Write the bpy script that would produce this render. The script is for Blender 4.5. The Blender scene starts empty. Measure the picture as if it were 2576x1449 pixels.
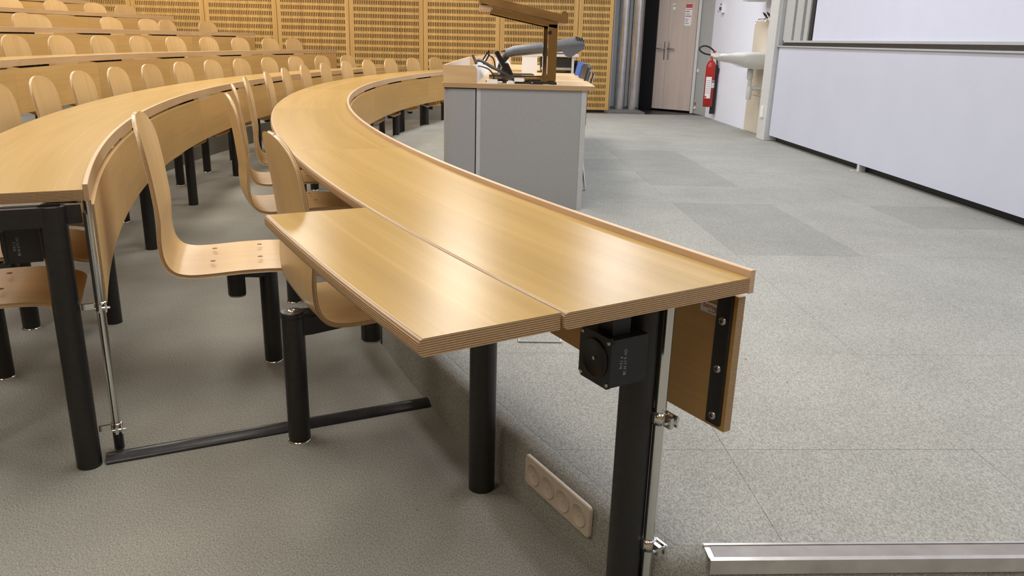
import bpy, math, random
from mathutils import Vector, Matrix
random.seed(7)
pi, cos, sin, rad = math.pi, math.cos, math.sin, math.radians
SC = bpy.context.scene
COL = SC.collection

# ------------------------------------------------------------------ camera, world, lights, exposure
EYE = 1.16
cam_d = bpy.data.cameras.new('camera')
cam = bpy.data.objects.new('camera', cam_d); COL.objects.link(cam)
cam_d.sensor_fit = 'HORIZONTAL'; cam_d.sensor_width = 36.0
cam_d.lens = 36.0 * 1999.04 / 2576.0
cam_d.clip_start = 0.05; cam_d.clip_end = 100
CAMROT = Matrix(((0.998597, -0.009811, -0.052032), (-0.046726, 0.29893, -0.95313), (0.024905, 0.954225, 0.298052)))
cam.matrix_world = Matrix.Translation((0, 0, EYE)) @ CAMROT.to_4x4()
SC.camera = cam

W = bpy.data.worlds.new('world'); SC.world = W; W.use_nodes = True
W.node_tree.nodes['Background'].inputs[0].default_value = (0.9, 0.95, 1.0, 1)
W.node_tree.nodes['Background'].inputs[1].default_value = 0.05
SC.view_settings.view_transform = 'Standard'
SC.view_settings.look = 'None'
SC.view_settings.gamma = 1.0
SC.view_settings.use_curve_mapping = False
SC.view_settings.exposure = -0.62

WARM = (1.0, 0.96, 0.90); COOL = (0.86, 0.92, 1.0)
# linear ceiling luminaires: (x, y centre, length along y, hanging height, watts, colour)
LAMPS = []
for _y, _g in ((-0.5, .5), (2.8, .95), (6.1, 1.0), (9.4, 1.2)):
    LAMPS.append((-2.2, _y, 2.0, 3.25, 68 * _g, WARM))
    LAMPS.append((-0.15, _y, 2.0, 3.25, 52 * _g, WARM))
    LAMPS.append((1.75, _y, 2.0, 3.25, 60 * _g, COOL))
for _y in (3.9, 7.1, 10.3):
    LAMPS.append((-4.6, _y, 2.0, 3.6, 66, WARM))
    LAMPS.append((-6.8, _y, 2.0, 3.9, 62, WARM))
LAMPS.append((-3.4, 10.6, 1.8, 3.5, 45, WARM))  # added lamp, brightens the chairs at the far end of the upper rows

# ------------------------------------------------------------------ materials
MATS = {}
def mat(name, col, rough=0.5, metal=0.0, spec=0.5, build=None, emit=None, coat=0.0):
    m = bpy.data.materials.new(name); m.use_nodes = True
    nt = m.node_tree; b = nt.nodes['Principled BSDF']
    b.inputs['Base Color'].default_value = (*col, 1)
    b.inputs['Roughness'].default_value = rough
    b.inputs['Metallic'].default_value = metal
    b.inputs['Specular IOR Level'].default_value = spec
    if coat:
        b.inputs['Coat Weight'].default_value = coat; b.inputs['Coat Roughness'].default_value = 0.12
    if emit:
        b.inputs['Emission Color'].default_value = (*emit[0], 1); b.inputs['Emission Strength'].default_value = emit[1]
    if build: build(nt, b)
    MATS[name] = m
    return m
def N(nt, t, **kw):
    n = nt.nodes.new(t)
    for k, v in kw.items():
        if k.startswith('i_'): n.inputs[k[2:].replace('_', ' ')].default_value = v
        else: setattr(n, k, v)
    return n
def ramp(nt, fac, stops):
    r = nt.nodes.new('ShaderNodeValToRGB'); nt.links.new(fac, r.inputs[0])
    e = r.color_ramp.elements
    e[0].position, e[0].color = stops[0][0], (*stops[0][1], 1)
    e[1].position, e[1].color = stops[-1][0], (*stops[-1][1], 1)
    for p, c in stops[1:-1]:
        x = e.new(p); x.color = (*c, 1)
    return r
def mixc(nt, fac, a, b, mode='MIX'):
    m = nt.nodes.new('ShaderNodeMix'); m.data_type = 'RGBA'; m.blend_type = mode
    for s, v in ((m.inputs[0], fac), (m.inputs[6], a), (m.inputs[7], b)):
        if hasattr(v, 'is_linked') or hasattr(v, 'links'): nt.links.new(v, s)
        elif isinstance(v, (int, float)): s.default_value = v
        else: s.default_value = (*v, 1)
    return m.outputs[2]
def uvcoord(nt, sx, sy):
    u = nt.nodes.new('ShaderNodeUVMap'); mp = nt.nodes.new('ShaderNodeMapping')
    mp.inputs['Scale'].default_value = (sx, sy, 1)
    oi = nt.nodes.new('ShaderNodeObjectInfo'); ad = nt.nodes.new('ShaderNodeVectorMath'); ad.operation = 'ADD'
    mu = nt.nodes.new('ShaderNodeMath'); mu.operation = 'MULTIPLY'; mu.inputs[1].default_value = 37.0
    nt.links.new(oi.outputs['Random'], mu.inputs[0])
    nt.links.new(u.outputs[0], mp.inputs[0]); nt.links.new(mp.outputs[0], ad.inputs[0]); nt.links.new(mu.outputs[0], ad.inputs[1])
    return ad.outputs[0]
def wood(c_dark, c_mid, c_light, gu=1.6, gv=70.0, streak=0.5, bump=0.02, fine_mix=0.5):
    def f(nt, b):
        L = nt.links
        fine = N(nt, 'ShaderNodeTexNoise', i_Scale=1.0, i_Detail=5.0, i_Roughness=0.6); L.new(uvcoord(nt, gu, gv), fine.inputs['Vector'])
        broad = N(nt, 'ShaderNodeTexNoise', i_Scale=1.0, i_Detail=3.0, i_Distortion=0.6); L.new(uvcoord(nt, gu * 0.5, gv * 0.09), broad.inputs['Vector'])
        r1 = ramp(nt, broad.outputs[0], [(0.3, c_dark), (0.5, c_mid), (0.72, c_light)])
        r2 = ramp(nt, fine.outputs[0], [(0.3, (0.80, 0.78, 0.75)), (0.6, (1, 1, 1))])
        c = mixc(nt, fine_mix, r1.outputs[0], r2.outputs[0], 'MULTIPLY')
        if streak:
            st = N(nt, 'ShaderNodeTexNoise', i_Scale=1.0, i_Detail=2.0); L.new(uvcoord(nt, 0.35, 22.0), st.inputs['Vector'])
            r3 = ramp(nt, st.outputs[0], [(0.66, (0, 0, 0)), (0.70, (1, 1, 1))])
            mm = N(nt, 'ShaderNodeMath', operation='MULTIPLY'); L.new(r3.outputs[0], mm.inputs[0]); mm.inputs[1].default_value = streak
            c = mixc(nt, mm.outputs[0], c, tuple(min(1, x * 1.25) for x in c_light))
        oi = nt.nodes.new('ShaderNodeObjectInfo')
        rv = ramp(nt, oi.outputs['Random'], [(0.0, (0.93, 0.925, 0.92)), (1.0, (1.05, 1.05, 1.05))])
        c = mixc(nt, 1.0, c, rv.outputs[0], 'MULTIPLY')
        L.new(c, b.inputs['Base Color'])
        bp = N(nt, 'ShaderNodeBump', i_Strength=bump, i_Distance=0.01); L.new(fine.outputs[0], bp.inputs['Height']); L.new(bp.outputs[0], b.inputs['Normal'])
    return f
def plyedge(period, c_a, c_b):
    def f(nt, b):
        L = nt.links
        u = nt.nodes.new('ShaderNodeUVMap'); sp = nt.nodes.new('ShaderNodeSeparateXYZ'); L.new(u.outputs[0], sp.inputs[0])
        ns = N(nt, 'ShaderNodeTexNoise', i_Scale=9.0, i_Detail=2.0); L.new(u.outputs[0], ns.inputs['Vector'])
        k = N(nt, 'ShaderNodeMath', operation='MULTIPLY_ADD'); L.new(ns.outputs[0], k.inputs[0]); k.inputs[1].default_value = 0.0008; L.new(sp.outputs[1], k.inputs[2])
        m = N(nt, 'ShaderNodeMath', operation='MULTIPLY'); L.new(k.outputs[0], m.inputs[0]); m.inputs[1].default_value = 2 * pi / period
        s = N(nt, 'ShaderNodeMath', operation='SINE'); L.new(m.outputs[0], s.inputs[0])
        mr = N(nt, 'ShaderNodeMapRange'); L.new(s.outputs[0], mr.inputs[0]); mr.inputs[1].default_value = -1
        r = ramp(nt, mr.outputs[0], [(0.25, c_a), (0.55, c_b)])
        g = N(nt, 'ShaderNodeTexNoise', i_Scale=120.0, i_Detail=3.0); L.new(u.outputs[0], g.inputs['Vector'])
        r2 = ramp(nt, g.outputs[0], [(0.3, (0.8, 0.8, 0.8)), (0.65, (1, 1, 1))])
        L.new(mixc(nt, 0.6, r.outputs[0], r2.outputs[0], 'MULTIPLY'), b.inputs['Base Color'])
    return f
def carpet(c1, c2, scale=300.0):
    def f(nt, b):
        L = nt.links
        g = nt.nodes.new('ShaderNodeNewGeometry')
        mp = N(nt, 'ShaderNodeMapping'); mp.inputs['Scale'].default_value = (1.0, 0.55, 1.0); mp.inputs['Rotation'].default_value = (0, 0, 0.5)
        L.new(g.outputs['Position'], mp.inputs[0])
        a = N(nt, 'ShaderNodeTexNoise', i_Scale=scale, i_Detail=2.0, i_Roughness=0.6); L.new(mp.outputs[0], a.inputs['Vector'])
        w = N(nt, 'ShaderNodeTexNoise', i_Scale=2.2, i_Detail=4.0, i_Roughness=0.6); L.new(g.outputs['Position'], w.inputs['Vector'])
        r = ramp(nt, a.outputs[0], [(0.33, c1), (0.66, c2)])
        r2 = ramp(nt, w.outputs[0], [(0.3, (0.90, 0.90, 0.90)), (0.7, (1.06, 1.06, 1.06))])
        c = mixc(nt, 1.0, r.outputs[0], r2.outputs[0], 'MULTIPLY')
        sp = N(nt, 'ShaderNodeTexNoise', i_Scale=17.0, i_Detail=1.0); L.new(g.outputs['Position'], sp.inputs['Vector'])
        r3 = ramp(nt, sp.outputs[0], [(0.80, (1, 1, 1)), (0.815, (0.6, 0.58, 0.55))])
        L.new(mixc(nt, 1.0, c, r3.outputs[0], 'MULTIPLY'), b.inputs['Base Color'])
        bp = N(nt, 'ShaderNodeBump', i_Strength=0.55, i_Distance=0.003); L.new(a.outputs[0], bp.inputs['Height']); L.new(bp.outputs[0], b.inputs['Normal'])
    return f
def speck(c1, c2, sc=30.0, bump=0.0):
    def f(nt, b):
        L = nt.links; tc = nt.nodes.new('ShaderNodeTexCoord')
        a = N(nt, 'ShaderNodeTexNoise', i_Scale=sc, i_Detail=3.0); L.new(tc.outputs['Object'], a.inputs['Vector'])
        r = ramp(nt, a.outputs[0], [(0.3, c1), (0.7, c2)]); L.new(r.outputs[0], b.inputs['Base Color'])
        if bump:
            bp = N(nt, 'ShaderNodeBump', i_Strength=bump, i_Distance=0.002); L.new(a.outputs[0], bp.inputs['Height']); L.new(bp.outputs[0], b.inputs['Normal'])
    return f

mat('desk_veneer', (0.7, 0.45, 0.18), 0.26, spec=0.2, build=wood((0.40, 0.258, 0.086), (0.43, 0.280, 0.096), (0.465, 0.306, 0.109), 1.2, 160.0, 0.25, 0.02, 0.3))
mat('panel_veneer', (0.6, 0.38, 0.16), 0.42, build=wood((0.50, 0.30, 0.102), (0.535, 0.325, 0.113), (0.575, 0.352, 0.128), 1.5, 60.0, 0.0))
mat('lip_beech', (0.50, 0.33, 0.18), 0.45, build=wood((0.47, 0.30, 0.150), (0.51, 0.33, 0.17), (0.55, 0.365, 0.195), 4.0, 160.0, 0.0))
mat('ply_edge', (0.6, 0.4, 0.2), 0.45, build=plyedge(0.0036, (0.20, 0.115, 0.055), (0.56, 0.37, 0.19)))
mat('shell_veneer', (0.68, 0.46, 0.22), 0.34, coat=0.1, build=wood((0.55, 0.355, 0.150), (0.605, 0.40, 0.18), (0.665, 0.45, 0.22), 1.0, 26.0, 0.0, 0.01))
mat('shell_edge', (0.55, 0.36, 0.17), 0.30, build=plyedge(0.0042, (0.33, 0.19, 0.08), (0.66, 0.46, 0.25)))
mat('wall_veneer', (0.5, 0.3, 0.1), 0.5, build=wood((0.43, 0.248, 0.072), (0.515, 0.305, 0.092), (0.60, 0.365, 0.12), 60.0, 3.0, 0.0))
mat('slot_dark', (0.10, 0.055, 0.018), 0.9, build=speck((0.09, 0.05, 0.016), (0.11, 0.06, 0.02), 20))
mat('carpet_lower', (0.2, 0.19, 0.17), 0.95, spec=0.15, build=carpet((0.195, 0.190, 0.166), (0.375, 0.368, 0.330)))
mat('carpet_stage', (0.25, 0.25, 0.23), 0.95, spec=0.15, build=carpet((0.235, 0.236, 0.218), (0.430, 0.432, 0.405)))
mat('carpet_dark', (0.22, 0.22, 0.2), 0.95, spec=0.15, build=carpet((0.205, 0.208, 0.192), (0.380, 0.384, 0.360)))
mat('carpet_light', (0.26, 0.26, 0.24), 0.95, spec=0.15, build=carpet((0.240, 0.239, 0.220), (0.438, 0.437, 0.408)))
mat('black_metal', (0.014, 0.013, 0.013), 0.38, build=speck((0.012, 0.011, 0.011), (0.018, 0.017, 0.016), 60, 0.05))
mat('black_plastic', (0.008, 0.008, 0.009), 0.45, build=speck((0.007, 0.007, 0.008), (0.011, 0.011, 0.012), 80, 0.05))
mat('rubber_strip', (0.02, 0.02, 0.024), 0.30, build=speck((0.017, 0.017, 0.02), (0.034, 0.034, 0.04), 25, 0.05))
mat('chrome', (0.75, 0.75, 0.73), 0.16, 1.0)
mat('steel_dull', (0.55, 0.55, 0.54), 0.34, 1.0, build=speck((0.48, 0.48, 0.48), (0.60, 0.60, 0.59), 20))
mat('aluminium', (0.72, 0.69, 0.66), 0.30, 1.0, build=speck((0.60, 0.56, 0.53), (0.78, 0.76, 0.74), 12))
mat('nosing_insert', (0.30, 0.28, 0.27), 0.4, 0.3, build=speck((0.27, 0.25, 0.24), (0.34, 0.32, 0.31), 20))
mat('duct_metal', (0.62, 0.62, 0.63), 0.2, 1.0, build=speck((0.54, 0.54, 0.55), (0.68, 0.68, 0.69), 8))
mat('grey_laminate', (0.29, 0.29, 0.295), 0.5, build=speck((0.28, 0.28, 0.285), (0.305, 0.305, 0.31), 90))
mat('grey_strip', (0.42, 0.42, 0.43), 0.45, build=speck((0.41, 0.41, 0.42), (0.44, 0.44, 0.45), 50))
mat('white_paint', (0.78, 0.785, 0.80), 0.7, build=speck((0.77, 0.81, 0.94), (0.80, 0.84, 0.97), 40, 0.05))
mat('ceiling_paint', (0.78, 0.77, 0.74), 0.8, build=speck((0.76, 0.75, 0.72), (0.8, 0.79, 0.76), 30))
mat('board_white', (0.80, 0.81, 0.84), 0.35, build=speck((0.645, 0.685, 0.845), (0.665, 0.705, 0.865), 6))
mat('board_panel', (0.58, 0.60, 0.665), 0.45, build=speck((0.55, 0.58, 0.70), (0.57, 0.60, 0.72), 3))
mat('frame_grey', (0.50, 0.50, 0.48), 0.4, build=speck((0.43, 0.445, 0.455), (0.46, 0.475, 0.485), 20))
mat('frame_light', (0.62, 0.61, 0.585), 0.45, build=speck((0.56, 0.57, 0.57), (0.59, 0.60, 0.60), 20))
mat('frame_dark', (0.05, 0.05, 0.05), 0.5, build=speck((0.02, 0.02, 0.021), (0.028, 0.028, 0.029), 20))
mat('niche_white', (0.62, 0.64, 0.67), 0.6, build=speck((0.61, 0.63, 0.655), (0.635, 0.655, 0.68), 30))
mat('lip_rose', (0.60, 0.42, 0.27), 0.45, build=wood((0.55, 0.375, 0.235), (0.60, 0.415, 0.265), (0.65, 0.455, 0.295), 4.0, 160.0, 0.0))
mat('outlet_cream', (0.52, 0.44, 0.35), 0.45, build=speck((0.50, 0.425, 0.335), (0.54, 0.455, 0.365), 60))
mat('plastic_white', (0.78, 0.78, 0.77), 0.4, build=speck((0.77, 0.77, 0.76), (0.8, 0.8, 0.79), 40))
mat('door_laminate', (0.48, 0.40, 0.36), 0.5, build=wood((0.54, 0.45, 0.41), (0.57, 0.48, 0.435), (0.60, 0.51, 0.465), 40.0, 1.5, 0.0, 0.0))
mat('tile_cream', (0.66, 0.60, 0.50), 0.25, build=speck((0.65, 0.59, 0.49), (0.68, 0.62, 0.52), 5))
mat('ceramic', (0.74, 0.74, 0.73), 0.12, spec=0.6, build=speck((0.73, 0.73, 0.72), (0.75, 0.75, 0.74), 10))
mat('trap_plastic', (0.60, 0.61, 0.60), 0.35, build=speck((0.59, 0.60, 0.59), (0.62, 0.63, 0.62), 30))
mat('red_paint', (0.52, 0.03, 0.018), 0.28, spec=0.5, build=speck((0.37, 0.016, 0.011), (0.41, 0.02, 0.013), 20))
mat('red_print', (0.48, 0.06, 0.06), 0.6, build=speck((0.46, 0.055, 0.055), (0.5, 0.065, 0.065), 50))
mat('grey_print', (0.3, 0.31, 0.34), 0.6, build=speck((0.28, 0.29, 0.32), (0.33, 0.34, 0.37), 50))
mat('paper', (0.74, 0.75, 0.78), 0.7, build=speck((0.73, 0.74, 0.77), (0.76, 0.77, 0.8), 50))
mat('blue_knob', (0.03, 0.04, 0.22), 0.4, build=speck((0.028, 0.036, 0.2), (0.035, 0.045, 0.24), 50))
mat('blue_fabric', (0.035, 0.10, 0.42), 0.8, build=speck((0.03, 0.09, 0.38), (0.045, 0.12, 0.47), 90, 0.2))
mat('chair_grey', (0.035, 0.036, 0.04), 0.4, build=speck((0.032, 0.033, 0.037), (0.04, 0.041, 0.046), 50))
mat('camera_grey', (0.105, 0.115, 0.135), 0.38, build=speck((0.10, 0.11, 0.13), (0.115, 0.125, 0.145), 50))
mat('screen_glass', (0.012, 0.013, 0.016), 0.08, build=speck((0.011, 0.012, 0.015), (0.014, 0.015, 0.018), 10))
mat('stand_wood', (0.30, 0.16, 0.06), 0.22, build=wood((0.15, 0.075, 0.022), (0.19, 0.10, 0.032), (0.25, 0.14, 0.048), 6.0, 30.0, 0.0))
mat('polished_steel', (0.62, 0.56, 0.48), 0.10, 1.0, build=speck((0.42, 0.35, 0.26), (0.47, 0.40, 0.31), 5))  # brown tint puts the reflection of the wood into the steel's colour
mat('white_wall_inside', (0.74, 0.72, 0.72), 0.5, build=speck((0.73, 0.71, 0.71), (0.75, 0.73, 0.73), 40))
mat('lamp_body', (0.7, 0.7, 0.7), 0.4, build=speck((0.69, 0.69, 0.69), (0.72, 0.72, 0.72), 30))
mat('lamp_diffuser', (0.9, 0.9, 0.9), 0.4, emit=((1.0, 0.93, 0.82), 3.0), build=speck((0.89, 0.89, 0.89), (0.91, 0.91, 0.91), 30))
mat('plinth_grey', (0.12, 0.125, 0.12), 0.7, build=speck((0.11, 0.115, 0.11), (0.14, 0.145, 0.14), 40))
mat('brown_leaf', (0.25, 0.10, 0.06), 0.6, build=speck((0.22, 0.09, 0.05), (0.28, 0.12, 0.07), 40))

# ------------------------------------------------------------------ mesh builder
class MB:
    def __init__(s): s.v = []; s.f = []; s.m = []; s.uv = []; s.sm = []
    def face(s, pts, m=0, uv=None, smooth=False):
        i = len(s.v); s.v += [tuple(p) for p in pts]; s.f.append(list(range(i, i + len(pts)))); s.m.append(m); s.sm.append(smooth)
        if uv is None:
            a, b, c = Vector(pts[0]), Vector(pts[1]), Vector(pts[2]); n = (b - a).cross(c - a)
            ax = max(range(3), key=lambda k: abs(n[k]))
            uv = [((p[1], p[2]) if ax == 0 else (p[0], p[2]) if ax == 1 else (p[0], p[1])) for p in pts]
        s.uv.append(uv)
    def idx(s, ids, m=0, uv=None, smooth=False):
        s.f.append(list(ids)); s.m.append(m); s.sm.append(smooth)
        s.uv.append(uv if uv else [(s.v[k][0], s.v[k][1]) for k in ids])
    def box(s, x0, x1, y0, y1, z0, z1, m=0, M=None):
        P = [(x, y, z) for z in (z0, z1) for y in (y0, y1) for x in (x0, x1)]
        if M is not None: P = [tuple(M @ Vector(p)) for p in P]
        for q in ((0, 2, 3, 1), (4, 5, 7, 6), (0, 1, 5, 4), (2, 6, 7, 3), (0, 4, 6, 2), (1, 3, 7, 5)): s.face([P[k] for k in q], m)
        return s
    def prism(s, poly, z0, z1, m=0, M=None, mside=None):
        n = len(poly); T = (lambda p: tuple(M @ Vector(p))) if M is not None else (lambda p: p)
        s.face([T((x, y, z0)) for x, y in reversed(poly)], m, [(x, y) for x, y in reversed(poly)])
        s.face([T((x, y, z1)) for x, y in poly], m, [(x, y) for x, y in poly])
        d = 0.0
        for i in range(n):
            a, b = poly[i], poly[(i + 1) % n]; l = math.hypot(b[0] - a[0], b[1] - a[1])
            s.face([T((*a, z0)), T((*b, z0)), T((*b, z1)), T((*a, z1))], m if mside is None else mside, [(d, z0), (d + l, z0), (d + l, z1), (d, z1)]); d += l
        return s
    def ring(s, rings, m=0, smooth=True, cap0=True, cap1=True, mcap=None):
        base = len(s.v); n = len(rings[0])
        for r in rings: s.v += [tuple(p) for p in r]
        d = 0.0
        for k in range(len(rings) - 1):
            l = (Vector(rings[k + 1][0]) - Vector(rings[k][0])).length
            for i in range(n):
                j = (i + 1) % n; a = base + k * n
                s.idx((a + i, a + j, a + n + j, a + n + i), m, [(d, i / n * .1), (d, (i + 1) / n * .1), (d + l, (i + 1) / n * .1), (d + l, i / n * .1)], smooth)
            d += l
        mc = m if mcap is None else mcap
        if cap0: s.face([rings[0][i] for i in reversed(range(n))], mc)
        if cap1: s.face(list(rings[-1]), mc)
        return s
    def tube(s, pts, r, n=10, m=0, caps=True):
        pts = [Vector(p) for p in pts]; rs = r if isinstance(r, (list, tuple)) else [r] * len(pts)
        rings = []; up = Vector((0, 0, 1)); prev = None
        for i, p in enumerate(pts):
            t = (pts[min(i + 1, len(pts) - 1)] - pts[max(i - 1, 0)]).normalized()
            if prev is None:
                a = up.cross(t)
                if a.length < 1e-3: a = Vector((1, 0, 0)).cross(t)
            else: a = prev - t * prev.dot(t)
            a.normalize(); b = t.cross(a); prev = a
            rings.append([p + (a * cos(2 * pi * k / n) + b * sin(2 * pi * k / n)) * rs[i] for k in range(n)])
        return s.ring(rings, m, True, caps, caps)
    def cyl(s, x, y, z0, z1, r, n=20, m=0, bev=0.0):
        prof = [(r - bev, z0), (r, z0 + bev), (r, z1 - bev), (r - bev, z1)] if bev else [(r, z0), (r, z1)]
        return s.lathe(x, y, prof, n, m)
    def lathe(s, x, y, prof, n=20, m=0, M=None):
        rings = [[Vector((x + r * cos(2 * pi * k / n), y + r * sin(2 * pi * k / n), z)) for k in range(n)] for r, z in prof]
        if M is not None: rings = [[M @ p for p in q] for q in rings]
        return s.ring(rings, m)
    def mesh(s, name, mats):
        me = bpy.data.meshes.new(name); me.from_pydata(s.v, [], s.f)
        for k in mats: me.materials.append(MATS[k])
        me.polygons.foreach_set('material_index', s.m); me.polygons.foreach_set('use_smooth', s.sm)
        uvl = me.uv_layers.new(name='UVMap'); flat = []
        for u in s.uv:
            for a in u: flat += [a[0], a[1]]
        uvl.data.foreach_set('uv', flat); me.update(); return me
    def build(s, name, mats, parent=None):
        return obj(name, s.mesh(name, mats if isinstance(mats, (list, tuple)) else [mats]), parent)
def obj(name, data, parent=None):
    o = bpy.data.objects.new(name, data); COL.objects.link(o)
    if parent is not None: o.parent = parent
    return o
def tag(o, label=None, cat=None, group=None, kind=None):
    for k, v in (('label', label), ('category', cat), ('group', group), ('kind', kind)):
        if v: o[k] = v
    return o
def thing(name, label, cat, loc=(0, 0, 0), rz=0.0, group=None):
    o = bpy.data.objects.new(name, None); COL.objects.link(o); o.location = loc; o.rotation_euler = (0, 0, rz); o.empty_display_size = 0.05
    return tag(o, label, cat, group)
def struct(name, mb, mats, label=None, parent=None):
    o = mb.build(name, mats, parent)
    if parent is None: tag(o, label, None, None, 'structure')
    return o
def text_mesh(name, body, size, mname, parent, M):
    cu = bpy.data.curves.new(name, 'FONT'); cu.body = body; cu.size = size; cu.align_x = 'CENTER'; cu.align_y = 'CENTER'; cu.extrude = 0.0002
    t = bpy.data.objects.new(name + '_tmp', cu); COL.objects.link(t)
    bpy.context.view_layer.update()
    me = bpy.data.meshes.new_from_object(t.evaluated_get(bpy.context.evaluated_depsgraph_get()))
    bpy.data.objects.remove(t); me.materials.clear(); me.materials.append(MATS[mname]); me.transform(M)
    return obj(name, me, parent)
def frame_mat(o, x, y, z):           # columns = local axes
    M = Matrix((x, y, z)).transposed().to_4x4(); M.translation = Vector(o); return M

# ------------------------------------------------------------------ the hall's geometry: rows are arcs around one centre
CX, CY = 9.889, 6.647
def PO(R, a, z=0.0):
    a = rad(a); return Vector((CX - R * cos(a), CY + R * sin(a), z))
def rdir(a): a = rad(a); return Vector((-cos(a), sin(a), 0))     # away from the centre
def tdir(a): a = rad(a); return Vector((sin(a), cos(a), 0))      # along the row, away from the camera
def arc_sweep(mb, prof, a0, a1, mseg, mcap=1, n=None, smooth=False, caps=True):
    # prof: closed polygon of (R, z) in order; mseg: material per segment
    if n is None: n = max(2, int(abs(a1 - a0) / 0.8))
    k = len(prof); base = len(mb.v)
    for i in range(n + 1):
        a = a0 + (a1 - a0) * i / n
        for R, z in prof: mb.v.append(tuple(PO(R, a, z)))
    for i in range(n):
        s0 = rad(a0 + (a1 - a0) * i / n) * prof[0][0]; s1 = rad(a0 + (a1 - a0) * (i + 1) / n) * prof[0][0]
        for j in range(k):
            j2 = (j + 1) % k; p, q = prof[j], prof[j2]
            flat = abs(p[0] - q[0]) > abs(p[1] - q[1]); c = 0 if flat else 1
            A = base + i * k
            mb.idx((A + j, A + j2, A + k + j2, A + k + j), mseg[j] if isinstance(mseg, (list, tuple)) else mseg,
                   [(s0, p[c]), (s0, q[c]), (s1, q[c]), (s1, p[c])], smooth)
    if caps:
        mb.face([PO(R, a0, z) for R, z in reversed(prof)], mcap, [(R, z) for R, z in reversed(prof)])
        mb.face([PO(R, a1, z) for R, z in prof], mcap, [(R, z) for R, z in prof])
    return mb

ZS = 0.175                                  # stage height above the floor of the front rows
YS = 11.62                                  # far edge of the platform
YW = 12.0                                   # perforated wall
ROWS = {1: (10.767, 0.0), 2: (11.797, 0.0), 3: (12.827, 0.191), 4: (13.857, 0.385), 5: (14.887, 0.575), 6: (15.917, 0.745)}
ZT = 0.762                                  # desk top above its floor

# ------------------------------------------------------------------ floors
mb = MB(); mb.box(-9.4, 3.6, -3.2, 12.3, -0.2, 0.0)
struct('floor', mb, 'carpet_lower', 'grey-brown carpet of the lower floor under the front two rows')
for k in (3, 4, 5, 6):
    R0 = ROWS[k][0] - 0.30; z1 = ROWS[k][1]
    R1 = (ROWS[k + 1][0] - 0.30) if k < 6 else 19.4
    mb = MB(); arc_sweep(mb, [(R0, 0.0), (R1, 0.0), (R1, z1), (R0, z1)], -31, 30, 0, 0, n=40)
    struct('floor', mb, 'carpet_lower', 'carpeted step carrying desk row %d' % k)

SEAM = 10.826
A_CORNER = math.degrees(-math.asin((CY - 1.385) / SEAM))
xc = PO(SEAM, A_CORNER).x
mb = MB()
poly = [tuple(PO(SEAM + 0.02, A_CORNER + (25.5 - A_CORNER) * i / 40)[:2]) for i in range(41)]
poly = poly + [(0.2, YS), (3.5, YS), (3.5, 1.36)]
mb.prism(list(reversed(poly)), 0.0, ZS - 0.006)
stage = struct('floor', mb, 'carpet_stage', 'raised lecture platform covered in square grey carpet tiles')
# carpet tiles, clipped to the curved platform edge
def clip(poly, inside, cross):
    out = []
    for i in range(len(poly)):
        p, q = poly[i], poly[(i + 1) % len(poly)]; a, b = inside(p), inside(q)
        if a: out.append(p)
        if a != b: out.append(cross(p, q))
    return out
def bis(f):
    def g(p, q):
        for _ in range(30):
            m = ((p[0] + q[0]) / 2, (p[1] + q[1]) / 2)
            if f(m) == f(p): p = m
            else: q = m
        return ((p[0] + q[0]) / 2, (p[1] + q[1]) / 2)
    return g
f_disc = lambda p: math.hypot(p[0] - CX, p[1] - CY) < SEAM - 0.001
T = 0.65; X0, Y0 = 0.655, 1.785  # platform, bench and board-wall positions: scaled about the camera, results written as numbers
DARK = {(1, 6), (1, 7), (1, 8), (1, 3), (1, 4), (3, 4), (0, 7)}
LIGHT = {(2, 3), (2, 6), (3, 2), (0, 0)}
for i in range(-3, 5):
    for j in range(-1, 16):
        x0, x1 = X0 + i * T, X0 + (i + 1) * T; y0, y1 = Y0 + j * T, Y0 + (j + 1) * T
        x1 = min(x1, 3.34); y0 = max(y0, 1.385); y1 = min(y1, YS)
        if x1 - x0 < .02 or y1 - y0 < .02: continue
        g = 0.0005
        S = 10
        poly = [(x0 + g, y0 + g + (y1 - y0 - 2 * g) * 0), (x1 - g, y0 + g), (x1 - g, y1 - g), (x0 + g, y1 - g)]
        fine = []
        for a in range(4):
            p, q = poly[a], poly[(a + 1) % 4]
            fine += [(p[0] + (q[0] - p[0]) * t / S, p[1] + (q[1] - p[1]) * t / S) for t in range(S)]
        ins = [f_disc(p) for p in fine]
        if not any(ins): continue
        if not all(ins):
            fine = clip(fine, f_disc, bis(f_disc))
            # refine the cut chord so that it follows the arc
            res = []
            for a in range(len(fine)):
                p, q = fine[a], fine[(a + 1) % len(fine)]; res.append(p)
                rp, rq = math.hypot(p[0] - CX, p[1] - CY), math.hypot(q[0] - CX, q[1] - CY)
                if abs(rp - SEAM) < .003 and abs(rq - SEAM) < .003 and math.dist(p, q) > .05:
                    for t in range(1, 6):
                        m = (p[0] + (q[0] - p[0]) * t / 6, p[1] + (q[1] - p[1]) * t / 6); r = math.hypot(m[0] - CX, m[1] - CY); k = (SEAM - .001) / r
                        res.append((CX + (m[0] - CX) * k, CY + (m[1] - CY) * k))
            fine = res
        else: fine = poly
        mname = 'carpet_dark' if (i, j) in DARK else 'carpet_light' if (i, j) in LIGHT else 'carpet_stage'
        MB().prism(fine, ZS - 0.006, ZS + random.uniform(-.0003, .0003)).build('carpet_tile', mname, stage)

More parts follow.
